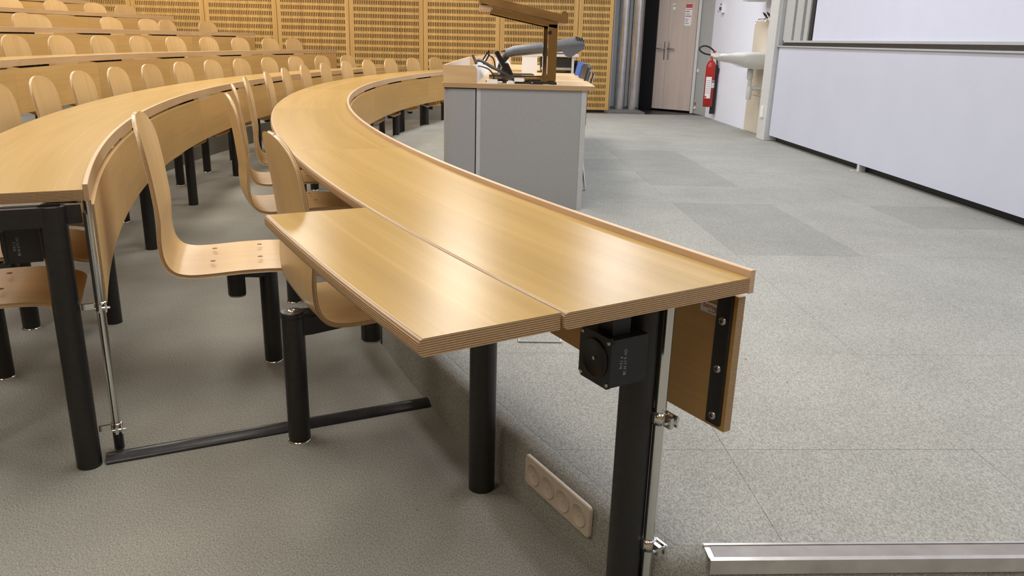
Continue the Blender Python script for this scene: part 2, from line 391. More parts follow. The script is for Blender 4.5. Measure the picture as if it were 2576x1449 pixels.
# rounded carpet nosing and riser round the platform edge
path, nor = [], []
for i in range(61):
    a = 25.5 + (A_CORNER - 25.5) * i / 60; path.append(PO(SEAM, a)); nor.append(rdir(a))
n_line = Vector((0, -1, 0)); bisn = (nor[-1] + n_line); bisn = bisn * (1.0 / (1 + nor[-1].dot(n_line)))
nor[-1] = bisn
for x in (xc + .06, 1.2, 3.5): path.append(Vector((x, 1.385, 0))); nor.append(n_line)
prof = [(0.0008, ZS - .012), (0.0008, ZS + .0004), (.022, ZS + .0006), (.036, ZS - .002), (.046, ZS - .009), (.053, ZS - .022), (.056, ZS - .040), (.057, 0.0)]
mb = MB(); k = len(prof)
for p, n in zip(path, nor):
    for o, z in prof: mb.v.append((p.x + n.x * o, p.y + n.y * o, z))
for i in range(len(path) - 1):
    for j in range(k - 1): mb.idx((i * k + j, (i + 1) * k + j, (i + 1) * k + j + 1, i * k + j + 1), 0, None, True)
struct('trim_1', mb, 'carpet_lower', 'rounded carpet nosing along the platform edge')

# aluminium stair nosing
NX = xc + .055
t = MB(); t.box(NX, 3.34, 1.333, 1.3835, ZS + .0008, ZS + .0035)
t.box(NX, 3.34, 1.3255, 1.334, ZS - .026, ZS + .0035); t.box(NX, 3.34, 1.377, 1.3835, ZS + .0035, ZS + .0062); t.box(NX, 3.34, 1.3255, 1.337, ZS + .0035, ZS + .0062)
tr = struct('trim_2', t, 'aluminium', 'aluminium stair nosing on the platform step')
MB().box(NX + .012, 3.34, 1.3385, 1.3755, ZS + .0036, ZS + .0048).build('insert_strip', 'nosing_insert', tr)
# threshold strip at the far edge of the platform
struct('trim_3', MB().box(0.9, 3.30, YS - .022, YS + .006, ZS + .0006, ZS + .006), 'aluminium', 'thin metal strip on the carpet before the perforated wall')

# ------------------------------------------------------------------ walls and ceiling
wall_far = struct('wall_far', MB().box(-9.4, 2.02, YW + .06, YW + .22, -0.1, 4.3), 'slot_dark', 'wood panelled wall with rows of acoustic slots')
struct('baseboard_rows', MB().box(-9.4, .19, YW + .004, YW + .055, -.05, .196), 'carpet_lower', 'carpet skirting under the perforated panelling beside the desk rows')
struct('baseboard_far', MB().box(.195, 2.015, YW + .012, YW + .055, ZS, .196), 'black_plastic', 'black recessed base under the perforated panelling')
def slot_panel(w, z0, zs1, z1):
    mb = MB(); mg = .052; pitch = .0243; sw = .0108; rp = .0900; sh = .0565; dep = .014
    n = max(1, int((w - 2 * mg) / pitch)); off = (w - (n - 1) * pitch) / 2
    xs = [off + k * pitch for k in range(n)]
    def q(x0, x1, za, zb, y=0.0, m=0): mb.face([(x0, y, za), (x1, y, za), (x1, y, zb), (x0, y, zb)], m, [(x0, za), (x1, za), (x1, zb), (x0, zb)])
    z = z0 + .038; q(0, w, z0, z)
    while z + sh < zs1:
        a, b = z, z + sh
        q(0, xs[0] - sw / 2, a, b)
        for k, x in enumerate(xs):
            l, r = x - sw / 2, x + sw / 2
            q(r, (xs[k + 1] - sw / 2) if k < n - 1 else w, a, b)
            mb.face([(l, 0, a), (l, dep, a), (l, dep, b), (l, 0, b)]); mb.face([(r, dep, a), (r, 0, a), (r, 0, b), (r, dep, b)])
            mb.face([(l, 0, b), (l, dep, b), (r, dep, b), (r, 0, b)]); mb.face([(l, dep, a), (l, 0, a), (r, 0, a), (r, dep, a)])
        z2 = z + rp if z + rp + sh < zs1 else z1
        q(0, w, b, z2); z += rp
    D = .018
    mb.face([(0, D, z0), (0, 0, z0), (0, 0, z1), (0, D, z1)]); mb.face([(w, 0, z0), (w, D, z0), (w, D, z1), (w, 0, z1)])
    mb.face([(0, D, z0), (w, D, z0), (w, 0, z0), (0, 0, z0)]); mb.face([(0, 0, z1), (w, 0, z1), (w, D, z1), (0, D, z1)])
    return mb
XB = [-8.8, -7.8, -6.8, -5.8, -4.78, -3.775, -2.77, -1.76, -.71, .384, 1.51, 2.03]
for a, b in zip(XB[:-1], XB[1:]):
    o = slot_panel(b - a - .006, .197, 2.35, 4.2).build('panel', 'wall_veneer', wall_far); o.location = (a + .003, YW, 0)

struct('ceiling', MB().box(-9.4, 3.7, -3.2, 12.8, 4.3, 4.4), 'ceiling_paint', 'pale ceiling of the lecture hall')
struct('wall_back', MB().box(-9.6, -9.4, -3.2, 12.8, -.2, 4.3), 'wall_veneer', 'wood panelled wall behind the top row')
struct('wall_near', MB().box(-9.4, 3.7, -3.4, -3.2, -.2, 4.3), 'wall_veneer', 'wood panelled wall behind the camera')
struct('wall_right', MB().box(3.36, 3.5, -3.2, 11.60, -.2, 4.3), 'white_paint', 'white painted wall behind the board and sink')
# niche with pipes beside the perforated wall
struct('wall_niche', MB().box(2.03, 3.6, 12.75, 12.9, -.1, 4.3).box(2.018, 2.031, YW, 12.75, -.1, 4.3), 'niche_white', 'white wall of the pipe niche')
struct('floor', MB().box(.2, 3.5, YS + .001, 12.8, 0, ZS - .006), 'black_plastic', 'dark threshold floor before the door')
struct('baseboard_niche', MB().box(1.955, 2.017, 11.67, 11.99, ZS - .006, .200).box(2.017, 2.50, 11.67, 12.74, ZS - .006, .200), 'plinth_grey', 'grey plinth below the two silver pipes')
for k, (x, lab) in enumerate(((2.21, 'left silver ventilation pipe standing beside the perforated wall'), (2.408, 'right silver ventilation pipe, next to the black door frame'))):
    t = thing('ventilation_pipe', lab, 'pipe', (x, 12.2, .200), 0, 'silver pipes in the niche')
    MB().cyl(0, 0, 0, .78, .078, 28).build('pipe_section', 'duct_metal', t)
    MB().cyl(0, 0, .785, 4.05, .079, 28).build('pipe_section', 'duct_metal', t)
    MB().cyl(0, 0, .770, .795, .081, 28).build('joint_band', 'duct_metal', t)

# door set at an angle across the corner
D0 = Vector((2.80, 12.55, 0)); DD = Vector((.7295, -.684, 0)); DN = Vector((-.684, -.7295, 0))
def DM(s=0.0, z=0.0, out=0.0): return frame_mat(D0 + DD * s + DN * out + Vector((0, 0, z)), DD, -DN, Vector((0, 0, 1)))
door = struct('door_1', MB().box(-.24, -.012, -.02, .10, ZS - .004, 2.45, 0, DM()).box(.655, .675, -.02, .1, ZS, 2.45, 0, DM()), 'black_plastic', 'double door with black frame beside the silver pipes')
for a, b in ((-.010, .171), (.174, .653)): MB().box(a, b, 0, .045, .20, 2.4, 0, DM()).build('door_leaf', 'door_laminate', door)
MB().box(-.24, .675, .10, .14, ZS, 2.45, 0, DM()).build('door_back', 'black_plastic', door)
MB().box(.675, .72, -.045, .10, ZS, 2.5, 0, DM()).build('door_jamb', 'frame_light', door)
for s, d in ((.140, -1), (.208, 1)):
    h = MB(); h.prism([(s - .011, .93), (s + .011, .93), (s + .012, 1.02), (s + .012, 1.10), (s + .008, 1.19), (s, 1.20), (s - .008, 1.19), (s - .012, 1.10), (s - .012, 1.02)], 0, .008, 0, frame_mat(D0, DD, Vector((0, 0, 1)), DN))
    pl = h.build('handle_plate', 'steel_dull', door)
    MB().tube([D0 + DD * s + DN * .008 + Vector((0, 0, 1.09)), D0 + DD * s + DN * .045 + Vector((0, 0, 1.09)), D0 + DD * (s + d * .02) + DN * .052 + Vector((0, 0, 1.09)), D0 + DD * (s + d * .115) + DN * .052 + Vector((0, 0, 1.09))], .0095, 10).build('lever', 'steel_dull', pl)
# grey jamb between the door and the white wall
j0, j1 = D0 + DD * .70, Vector((3.352, 11.56, 0)); jd = (j1 - j0).normalized(); jl = (j1 - j0).length
JM = frame_mat(j0, jd, Vector((-jd.y, jd.x, 0)), Vector((0, 0, 1)))
mb = MB().box(0, jl, 0, .08, ZS, 4.3, 0, JM)
jw = struct('trim_4', mb, 'frame_grey', 'grey steel jamb between the door and the white wall')
def on_jamb(s, z): return frame_mat(j0 + jd * s - Vector((-jd.y, jd.x, 0)) * .002 + Vector((0, 0, z)), jd, Vector((0, 0, 1)), -Vector((-jd.y, jd.x, 0)))
bt = thing('push_button', 'white round push button halfway up the grey door jamb', 'button')
mb = MB(); mb.lathe(0, 0, [(.030, 0), (.030, .008), (.022, .012)], 18, 0, on_jamb(.08, .79)); mb.build('button_disc', 'plastic_white', bt)
bt = thing('door_contact', 'small white switch with red marker low on the door jamb', 'switch')
MB().lathe(0, 0, [(.022, 0), (.022, .015), (.014, .018)], 18, 0, on_jamb(.09, .255)).build('switch_disc', 'plastic_white', bt)
MB().box(-.022, .022, -.02, .02, 0, .004, 0, on_jamb(.09, .318)).build('marker_plate', 'red_print', bt)
# notices on the door
def on_door(s, z): return frame_mat(D0 + DD * s + DN * .0015 + Vector((0, 0, z)), DD, Vector((0, 0, 1)), DN)
nt_ = thing('door_notice', 'white notice with red header and text lines on the door', 'notice')
MB().box(-.055, .055, -.155, .155, 0, .004, 0, on_door(.497, 1.575)).build('sheet', 'paper', nt_)
MB().box(-.052, .052, .095, .15, .004, .005, 0, on_door(.497, 1.575)).build('header_band', 'red_print', nt_)
for i, (z, w, c) in enumerate(((.075, .045, 'grey_print'), (.045, .03, 'red_print'), (.01, .035, 'grey_print'), (-.02, .045, 'red_print'), (-.065, .025, 'grey_print'), (-.09, .02, 'grey_print'), (-.12, .03, 'grey_print'))):
    MB().box(-.045, -.045 + 2 * w, z - .006, z + .006, .004, .0048, 0, on_door(.497, 1.575)).build('text_line', c, nt_)
nt_ = thing('door_sign', 'small white sign with black pictogram high on the door', 'sign')
MB().box(-.022, .022, -.045, .045, 0, .003, 0, on_door(.252, 1.69)).build('plate', 'plastic_white', nt_)
MB().prism([(-.012, -.006), (.006, .012), (.014, .022), (.016, .006), (.004, -.008), (-.010, -.014)], .003, .0036, 0, on_door(.252, 1.70)).build('pictogram', 'black_plastic', nt_)

# ------------------------------------------------------------------ curved desks
def desk_profile(Ri, Ro, z, bull=True):
    t = .028; zb = z - t
    # inner edge against the lip, outer edge rounded
    p = [(Ri + .013, zb), (Ri + .013, z)]; seg = [1]
    r = .009
    pts = [(Ro - r, z)] + [(Ro - r + r * sin(k * pi / 8), z - r + r * cos(k * pi / 8)) for k in range(1, 5)] + [(Ro - r + r * cos(k * pi / 8), zb + r - r * sin(k * pi / 8)) for k in range(0, 5)]
    p += pts; seg += [0] + [1] * (len(pts) - 1) + [0]
    return p, seg
LEGCACHE = {}
def leg(parent, R, a, z0, h, r=.035):
    key = (round(h, 3), r)
    if key not in LEGCACHE: LEGCACHE[key] = MB().cyl(0, 0, 0, h, r, 24).mesh('leg', ['black_metal'])
    o = obj('leg', LEGCACHE[key], parent); o.location = PO(R, a, z0); return o
RANGE = {1: (-29.45, 27.6), 2: (-22.7, 25.0), 3: (-24, 23.2), 4: (-20, 21.4), 5: (-16, 19.9), 6: (-14, 18.6)}
LEGS = {1: [-25.73, -19.8, -13.85, -7.9, -1.95, 4.0, 9.95, 15.9, 21.85], 2: [-22.92 + 5.95 * i for i in range(8)], 3: [-20 + 5.5 * i for i in range(8)], 4: [-16 + 5.1 * i for i in range(8)], 5: [-14 + 4.8 * i for i in range(7)], 6: [-12 + 4.8 * i for i in range(7)]}
LABEL = {1: 'front curved maple desk whose end with pull-out flap points at the camera', 2: 'second curved maple desk, cut off at the left edge of the picture',
         3: 'third curved desk row, the first one raised on a step', 4: 'fourth curved desk row, level with the eye', 5: 'fifth curved desk row near the top left', 6: 'highest curved desk row, barely showing at the top left'}
DESK = {}
for k, (Ri, zf) in ROWS.items():
    Ro = Ri + .424; a0, a1 = RANGE[k]; z = zf + ZT
    d = thing('curved_desk', LABEL[k], 'desk', (0, 0, 0), 0, 'curved desk rows'); DESK[k] = d
    # desk top in sections with tight joints
    cuts = [a0] + [x for x in ([-19.6 + 9.0 * i for i in range(6)] if k == 1 else [a0 + 8.6 * (i + 1) + 1.2 for i in range(6)]) if a0 + 1 < x < a1 - 1] + [a1]
    for s, (b, e) in enumerate(zip(cuts[:-1], cuts[1:])):
        p, seg = desk_profile(Ri, Ro, z); mb = MB(); arc_sweep(mb, p, b + .002, e - .002, seg, 1, n=max(4, int((e - b) / .5)))
        mb.build('desktop', ['desk_veneer', 'ply_edge'], d)
        mb = MB(); arc_sweep(mb, [(Ri, z - .030), (Ri + .0125, z - .030), (Ri + .0125, z + .0125), (Ri + .0115, z + .0135), (Ri + .001, z + .0135), (Ri, z + .0125)], b + .003, e - .003, 0, 0, n=max(4, int((e - b) / .5)))
        mb.build('lip', 'lip_rose' if k == 1 else 'lip_beech', d)
    # front panels, gap below the desk top
    pc = [a0 + .12] + [x for x in [a0 + 5.95 * (i + 1) - (3.3 if k == 1 else 0) for i in range(12)] if a0 + 2 < x < a1 - 2] + [a1 - .1]
    for b, e in zip(pc[:-1], pc[1:]):
        mb = MB(); arc_sweep(mb, [(Ri - .008, z - .320), (Ri + .010, z - .320), (Ri + .010, z - .044), (Ri - .008, z - .044)], b + .003, e - .003, [0, 0, 0, 0], 1, n=max(4, int((e - b) / .7)))
        mb.build('front_panel', ['panel_veneer', 'ply_edge'], d)
    for a in LEGS[k]:
        if a0 - .5 < a < a1:
            leg(d, Ri + (.172 if (k == 1 and a < -25) else .085), a, zf, ZT - .029, .035 if k == 1 else .032)
            # bracket under the top and flat bar that carries the front panel
            M = frame_mat(PO(Ri, a, z - .029), rdir(a), tdir(a), Vector((0, 0, 1)))
            MB().prism([(.02, 0), (.40, 0), (.40, -.010), (.11, -.048), (.02, -.048)], -.004, .004, 0, M @ Matrix.Rotation(pi / 2, 4, 'X')).build('bracket', 'black_metal', d)
            MB().box(.0105, .017, -.016, .016, -.285, -.02, 0, M).build('panel_bar', 'black_metal', d)
def socket_box(d, R, a, z, sgn, text):
    M = frame_mat(PO(R, a, z), rdir(a), tdir(a), Vector((0, 0, 1)))
    w, h, dp = .045, .047, .085
    b = MB().box(-dp, -.008, -w + .004, w - .004, -h + .003, h - .003, 0, M).box(-.06, -.02, -.02, .02, h - .003, h + .045, 0, M).build('socket_box', 'black_plastic', d)
    pl = [(w - .008, -h), (w, -h + .008), (w, h - .008), (w - .008, h), (-w + .008, h), (-w, h - .008), (-w, -h + .008), (-w + .008, -h)]
    F = M @ Matrix(((0, 0, 1, 0), (1, 0, 0, 0), (0, 1, 0, 0), (0, 0, 0, 1)))
    MB().prism(pl, -.008, 0.0, 0, F).build('cover_plate', 'black_plastic', b)
    MB().lathe(0, 0, [(.036, 0), (.036, .0035), (.033, .0035), (.031, .0005), (.004, .0005)], 28, 0, F).build('socket_ring', 'black_plastic', b)
    MB().lathe(0, 0, [(.0035, .0005), (.0035, .003)], 10, 0, F).build('earth_pin', 'steel_dull', b)
    for y in (-1, 1):
        for zz in (-1, 1):
            MB().lathe(y * (w - .008), zz * (h - .008), [(.0038, 0), (.0036, .0018), (.002, .0024)], 10, 0, F).build('screw', 'steel_dull', b)
    G = frame_mat(PO(R, a, z) + rdir(a) * -.03 + tdir(a) * (-w + .0035) , Vector((0, 0, -1)), -rdir(a), -tdir(a)) if sgn < 0 else None
    if G is not None:
        text_mesh('lettering', text, .0085, 'grey_print', b, G)
    return b
def conduit(d, R, a, z0, ztop, clamps, reach):
    r = .0115
    MB().cyl(*PO(R, a)[:2], z0, ztop, r, 16).build('conduit', 'chrome', d)
    MB().cyl(*PO(R, a)[:2], z0 - .005, z0 + .045, r + .002, 16).build('conduit_foot', 'rubber_strip', d)
    for zc in clamps:
        M = frame_mat(PO(R, a, zc), rdir(a), tdir(a), Vector((0, 0, 1)))
        c = MB().lathe(0, 0, [(r + .001, -.012), (r + .004, -.012), (r + .004, .012), (r + .001, .012)], 16, 0, M).box(r, reach, -.004, .004, -.008, .008, 0, M).box(-.004, .004, -.034, -r, -.011, .011, 0, M).box(-.016, -.012, -.034, -r + .006, -.011, .011, 0, M).build('clamp', 'chrome', d)
        MB().tube([M @ Vector((-.024, -.027, 0)), M @ Vector((.012, -.027, 0))], .0035, 8).build('bolt', 'chrome', c)
# --- front desk: flap, end leg, socket, panel fittings
d = DESK[1]; Ri, zf = ROWS[1]; Ro = Ri + .424; zt = ZT
p, seg = desk_profile(Ro - .0105, Ro + .244, zt)
mb = MB(); arc_sweep(mb, p, -29.42, -25.0, seg, 1, n=14); mb.build('flap', ['desk_veneer', 'ply_edge'], d)
leg(d, 10.922, -28.83, 0, ZT - .03, .035)
M = frame_mat(PO(10.922, -28.83, zt - .029), rdir(-28.83), tdir(-28.83), Vector((0, 0, 1)))
MB().prism([(-.02, 0), (.30, 0), (.30, -.010), (.12, -.03), (-.02, -.03)], -.025, .025, 0, M @ Matrix.Rotation(pi / 2, 4, 'X')).build('bracket', 'black_metal', d)
socket_box(d, 11.055, -28.99, .630, -1, 'OV 4.17 M 28\nF 1316')
conduit(d, 10.8955, -29.035, 0.0, ZT - .03, (.48, .20), .017)
a = -29.19; M = frame_mat(PO(Ri, a, 0), rdir(a), tdir(a), Vector((0, 0, 1)))
bar = MB().box(.0105, .018, -.017, .017, .452, zt - .03, 0, M).build('panel_bar', 'black_metal', d)
for z in (.665, .568, .470):
    F = M @ Matrix.Translation((.018, 0, z)) @ Matrix(((0, 0, 1, 0), (1, 0, 0, 0), (0, 1, 0, 0), (0, 0, 0, 1)))
    s = MB().lathe(0, 0, [(.0085, 0), (.008, .002), (.005, .0038), (.0015, .0042)], 14, 0, F).build('screw', 'steel_dull', bar)
    MB().box(-.0045, .0045, -.001, .001, .0035, .0046, 0, F).box(-.001, .001, -.0045, .0045, .0035, .0046, 0, F).build('screw_cross', 'black_plastic', s)
a = -28.98; F = frame_mat(PO(Ri + .0108, a, .678), -tdir(a), Vector((0, 0, 1)), rdir(a))
st = MB().box(-.026, .026, -.011, .011, 0, .0006, 0, F).build('maker_sticker', 'paper', d)
text_mesh('lettering', 'bemag', .0145, 'red_print', st, F @ Matrix.Translation((0, .003, .0009)))
text_mesh('lettering', 'CH-4450', .0055, 'grey_print', st, F @ Matrix.Translation((.004, -.0065, .0009)))
# --- second desk end fittings
d = DESK[2]
socket_box(d, 12.005, -22.58, .628, -1, 'OV 4.17 M 28\nF 1316')
M = frame_mat(PO(11.882, -22.92, zt - .029), rdir(-22.92), tdir(-22.92), Vector((0, 0, 1)))
MB().prism([(-.02, 0), (.34, 0), (.34, -.012), (.10, -.05), (-.02, -.05)], -.025, .025, 0, M @ Matrix.Rotation(pi / 2, 4, 'X')).build('bracket', 'black_metal', d)
conduit(d, 11.806, -22.62, 0.012, ZT - .03, (.44, .075), .046)

# ------------------------------------------------------------------ plywood chairs
def catmull(P, n):
    out = []
    for i in range(len(P) - 1):
        p0, p1, p2, p3 = P[max(i - 1, 0)], P[i], P[i + 1], P[min(i + 2, len(P) - 1)]
        for k in range(n):
            t = k / n
            out.append(tuple(.5 * (2 * b + (c - a) * t + (2 * a - 5 * b + 4 * c - e) * t * t + (3 * b - a - 3 * c + e) * t ** 3) for a, b, c, e in zip(p0, p1, p2, p3)))
    out.append(P[-1]); return out
def shell_mesh():
    prof = catmull([(.288, .392), (.265, .403), (.18, .425), (.05, .428), (-.08, .421), (-.140, .422), (-.178, .436), (-.199, .472), (-.204, .53), (-.200, .59), (-.203, .65), (-.212, .74), (-.225, .83), (-.2315, .87), (-.235, .893), (-.2365, .904), (-.2373, .910), (-.2377, .9135)], 4)
    S = [0.0]
    for a, b in zip(prof[:-1], prof[1:]): S.append(S[-1] + math.dist(a, b))
    L = S[-1]; mcol = 10; th = .0125
    def half(s):
        w = .198
        if s < .045: w = .198 - .045 * (1 - math.sqrt(max(0, 1 - ((.045 - s) / .045) ** 2)))
        e = L - s; h = .118
        wb = .192 + .010 * max(0, 1 - abs(s - .25) / .3)
        if s > .3: w = min(w, .192 + .008 * max(0, (.62 - s) / .32))
        if e < h: w = w * max(.18, (1 - ((h - e) / h) ** 2.5) ** (1 / 2.35))
        return w
    T, B, U = [], [], []
    for i, (x, z) in enumerate(prof):
        j0, j1 = max(i - 1, 0), min(i + 1, len(prof) - 1)
        tx, tz = prof[j1][0] - prof[j0][0], prof[j1][1] - prof[j0][1]; l = math.hypot(tx, tz); nx, nz = tz / l, -tx / l
        if i < 3 or True:
            pass
        w = half(S[i]); rowT, rowB, rowU = [], [], []
        bk = min(1, max(0, (S[i] - .42) / .25)) * .016
        for c in range(mcol + 1):
            u = -1 + 2 * c / mcol; y = w * u; cv = bk * (1 - (y / .198) ** 2)
            px, pz = x - nx * cv, z - nz * cv
            rowT.append((px, y, pz)); rowB.append((px - nx * th, y, pz - nz * th)); rowU.append((S[i], y))
        T.append(rowT); B.append(rowB); U.append(rowU)
    # orientation: front/top side is the +normal side
    mb = MB(); n = len(prof); m = mcol + 1
    def put(g):
        base = len(mb.v)
        for r in g: mb.v.extend(r)
        return base
    # profile runs from the seat front backwards and then up; normal (tz,-tx) points down/back there, so flip
    T, B = B, T
    T = [[(2 * 0 + p[0], p[1], p[2]) for p in r] for r in T]
    bt, bb = put(T), put(B)
    for i in range(n - 1):
        for c in range(mcol):
            q = (i * m + c, i * m + c + 1, (i + 1) * m + c + 1, (i + 1) * m + c); uv = [U[k // m][k % m] for k in q]
            mb.idx([bt + k for k in q], 0, uv, True); mb.idx([bb + k for k in reversed(q)], 0, list(reversed(uv)), True)
    loop = [(0, c) for c in range(mcol)] + [(i, mcol) for i in range(n - 1)] + [(n - 1, c) for c in range(mcol, 0, -1)] + [(i, 0) for i in range(n - 1, 0, -1)]
    rings = []
    K = len(loop)
    for f in (0, .18, .5, .82, 1):
        r = []
        for k, (i, c) in enumerate(loop):
            p, q = Vector(T[i][c]), Vector(B[i][c])
            a = Vector(T[loop[k - 1][0]][loop[k - 1][1]]); b = Vector(T[loop[(k + 1) % K][0]][loop[(k + 1) % K][1]])
            o = (b - a).cross(q - p); o = o.normalized() if o.length > 1e-9 else Vector((0, 0, 0))
            bul = .0035 * (1 - (2 * f - 1) ** 2) * 1.0
            r.append(p.lerp(q, f) - o * bul if EDGE_SIGN > 0 else p.lerp(q, f) + o * bul)
        rings.append(r)
    base = len(mb.v); fr = (0, .18, .5, .82, 1); dd = 0.0
    for r in rings: mb.v.extend([tuple(p) for p in r])
    for k in range(K):
        k2 = (k + 1) % K; l = (rings[0][k2] - rings[0][k]).length
        for g in range(4):
            v0, v1 = fr[g] * .0125, fr[g + 1] * .0125
            mb.idx((base + g * K + k, base + g * K + k2, base + (g + 1) * K + k2, base + (g + 1) * K + k), 1, [(dd, v0), (dd + l, v0), (dd + l, v1), (dd, v1)], True)
        dd += l
    return mb.mesh('shell', ['shell_veneer', 'shell_edge'])
EDGE_SIGN = 1
SHELL = shell_mesh()
M_SCREW = MB().lathe(0, 0, [(.0085, 0), (.008, .0012), (.0035, .0012), (.002, .0004)], 14).mesh('screw', ['brown_leaf'])
M_FLANGE = MB().lathe(0, 0, [(.055, .385), (.058, .388), (.058, .392), (.048, .394), (.046, .411)], 22).mesh('swivel_flange', ['chrome'])
M_HUB = MB().lathe(0, 0, [(.026, .285), (.030, .288), (.030, .386)], 20).mesh('hub', ['black_metal'])
M_HUBCAP = MB().lathe(0, 0, [(.020, .281), (.028, .282), (.0285, .2865)], 18).mesh('hub_cap', ['steel_dull'])
M_POST = MB().lathe(0, 0, [(.032, .004), (.032, .386), (.031, .39)], 22).mesh('post', ['black_metal'])
M_FOOT = MB().lathe(0, 0, [(.036, 0), (.036, .002), (.033, .005)], 22).mesh('foot_ring', ['chrome'])
M_EYE = MB().lathe(0, 0, [(.033, .389), (.034, .392), (.034, .403), (.031, .407)], 22).mesh('arm_eye', ['black_metal'])
M_BOLT = MB().lathe(0, 0, [(.0135, .406), (.0135, .409), (.010, .412), (.005, .410)], 14).mesh('bolt', ['chrome'])
ARMS = {}
def arm_mesh(L):
    L = round(L, 3)
    if L not in ARMS:
        mb = MB(); h = .019
        # beam from post (x = 0) to hub (x = L), deeper at the post
        for y0, y1 in ((-h, h),):
            mb.prism([(.012, .398), (.05, .388), (L - .02, .384), (L - .02, .348), (.05, .335), (.012, .335)], y0, y1, 0, Matrix.Rotation(pi / 2, 4, 'X'))
        mb.prism([(.0, -.031), (.06, -.021), (.09, -.018), (.09, .018), (.06, .021), (.0, .031)], .395, .403)
        ARMS[L] = mb.mesh('swing_arm', ['black_metal'])
    return ARMS[L]
def chair(hub, zf, face, post, label, group, detail=True):
    # hub, post: world xy ; face: direction the sitter looks, degrees from +x
    t = thing('swivel_chair', label, 'chair', (hub[0], hub[1], zf), rad(face), group)
    sh = obj('shell', SHELL, t)
    if detail:
        for x, y in ((.085, -.085), (.085, .085), (-.065, -.085), (-.065, .085)):
            s = obj('screw', M_SCREW, sh); s.location = (x, y, .4405 if x > 0 else .4335)
    obj('swivel_flange', M_FLANGE, t); hb = obj('hub', M_HUB, t); obj('hub_cap', M_HUBCAP, hb)
    v = Vector((post[0] - hub[0], post[1] - hub[1])); ang = math.atan2(v.y, v.x) - rad(face); l = v.length
    lp = (l * cos(ang), l * sin(ang), 0)
    p = obj('post', M_POST, t); p.location = lp
    f = obj('foot_ring', M_FOOT, p)
    e = obj('arm_eye', M_EYE, t); e.location = lp
    b = obj('bolt', M_BOLT, e)
    a = obj('swing_arm', arm_mesh(l), t); a.location = lp; a.rotation_euler = (0, 0, ang + pi)
    return t
ORD = ['first', 'second', 'third', 'fourth', 'fifth', 'sixth', 'seventh', 'eighth', 'ninth', 'tenth', 'eleventh', 'twelfth', 'thirteenth', 'fourteenth', 'fifteenth', 'sixteenth']
def row_chair(Rb, a, zf, label, group, turn=0.0, detail=True):
    hub = PO(Rb - .245, a); inw = -rdir(a)
    post = hub - inw * .03 - tdir(a) * .19
    face = math.degrees(math.atan2(inw.y, inw.x)) + turn
    return chair((hub.x, hub.y), zf, face, (post.x, post.y), label, group, detail)
G1 = 'plywood chairs of the front row'
chair((-.298, 2.265), 0, 25, (-.507, 2.167), 'plywood chair tucked under the desk flap, showing its back', G1)
chair((-.815, 2.69), 0, 15, (-.728, 2.784), 'plywood chair swung out sideways between the first two desks', G1)
for k in range(12):
    row_chair(11.336 + (.025 if k < 3 else 0), -15.2 + 3.516 * k - (.35 if k < 3 else 0), 0, 'plywood chair at the front desk, %s beyond the swung-out chair' % ORD[k], G1, 5 - .4 * k if k < 8 else 0)
for k in range(-4, 11):
    row_chair(12.399, {-4: -21.0, -3: -18.4}.get(k, -9.8 + 3.093 * k), 0, 'plywood chair at the second desk, %s from its far end' % ORD[10 - k] if k < 10 else 'plywood chair at the far end of the second desk', 'plywood chairs of the second row')
for k in range(-3, 9):
    row_chair(13.43, min(-.25 + 2.91 * k, 22.5), ROWS[3][1], 'plywood chair at the third desk, %s from its far end' % ORD[8 - k] if k < 8 else 'plywood chair at the far end of the third desk', 'plywood chairs of the third row', 0, False)
for k, a in enumerate((7.64, 8.89, 13.19, 15.92, 17.74, 21.22)):
    row_chair((14.49, 14.84, 14.49, 14.49, 14.58, 14.49)[k], min((7.64, 10.3, 13.19, 15.92, 17.9, 20.6)[k], 20.6), ROWS[4][1], ('leftmost plywood chair at the fourth desk, overlapping its neighbour', 'plywood chair at the fourth desk half hidden by the leftmost one', 'plywood chair at the fourth desk, third from the left', 'plywood chair at the fourth desk, fourth from the left', 'plywood chair at the fourth desk, fifth from the left', 'plywood chair standing alone at the far end of the fourth desk')[k], 'plywood chairs of the fourth row', (0, 0, 0, 0, 6, 0)[k], False)
for k, a in enumerate((12.0, 14.67, 17.17, 19.3)):
    row_chair(15.52, min(a, 19.2), ROWS[5][1], 'plywood chair at the fifth desk, %s from the left' % ORD[k], 'plywood chairs of the fifth row', 0, False)

# ------------------------------------------------------------------ floor cable cover, riser socket strip, floor box
c0, c1 = Vector((-1.02, 2.045, 0)), Vector((-.125, 2.422, 0)); cd = (c1 - c0).normalized(); cn = Vector((-cd.y, cd.x, 0))
w = .031
prf = [(-w, 0), (-w, .003), (-w * .86, .0085), (-w * .6, .0135), (-w * .25, .019), (w * .25, .019), (w * .6, .0135), (w * .86, .0085), (w, .003), (w, 0)]
mb = MB(); rings = []
for s in (0, .3, .6, (c1 - c0).length):
    rings.append([c0 + cd * s + cn * o + Vector((0, 0, z + .0005)) for o, z in reversed(prf)])
mb.ring(rings, 0, True); o = mb.build('cable_cover', 'rubber_strip')
tag(o, 'black rubber cable cover lying across the carpet between the desks', 'cable cover')
am = -27.26; F = frame_mat(PO(10.8835, am, .1265), -tdir(am), Vector((0, 0, 1)), rdir(am))
t = thing('socket_strip', 'beige blank socket plate with four round covers on the platform riser', 'socket plate')
W2, H2 = .140, .040
def rrect(w, h, r, n=4):
    out = []
    for cx_, cy_, s in ((w - r, h - r, 0), (-w + r, h - r, 1), (-w + r, -h + r, 2), (w - r, -h + r, 3)):
        out += [(cx_ + r * cos(pi / 2 * (s + k / n)), cy_ + r * sin(pi / 2 * (s + k / n))) for k in range(n + 1)]
    return out
mb = MB()
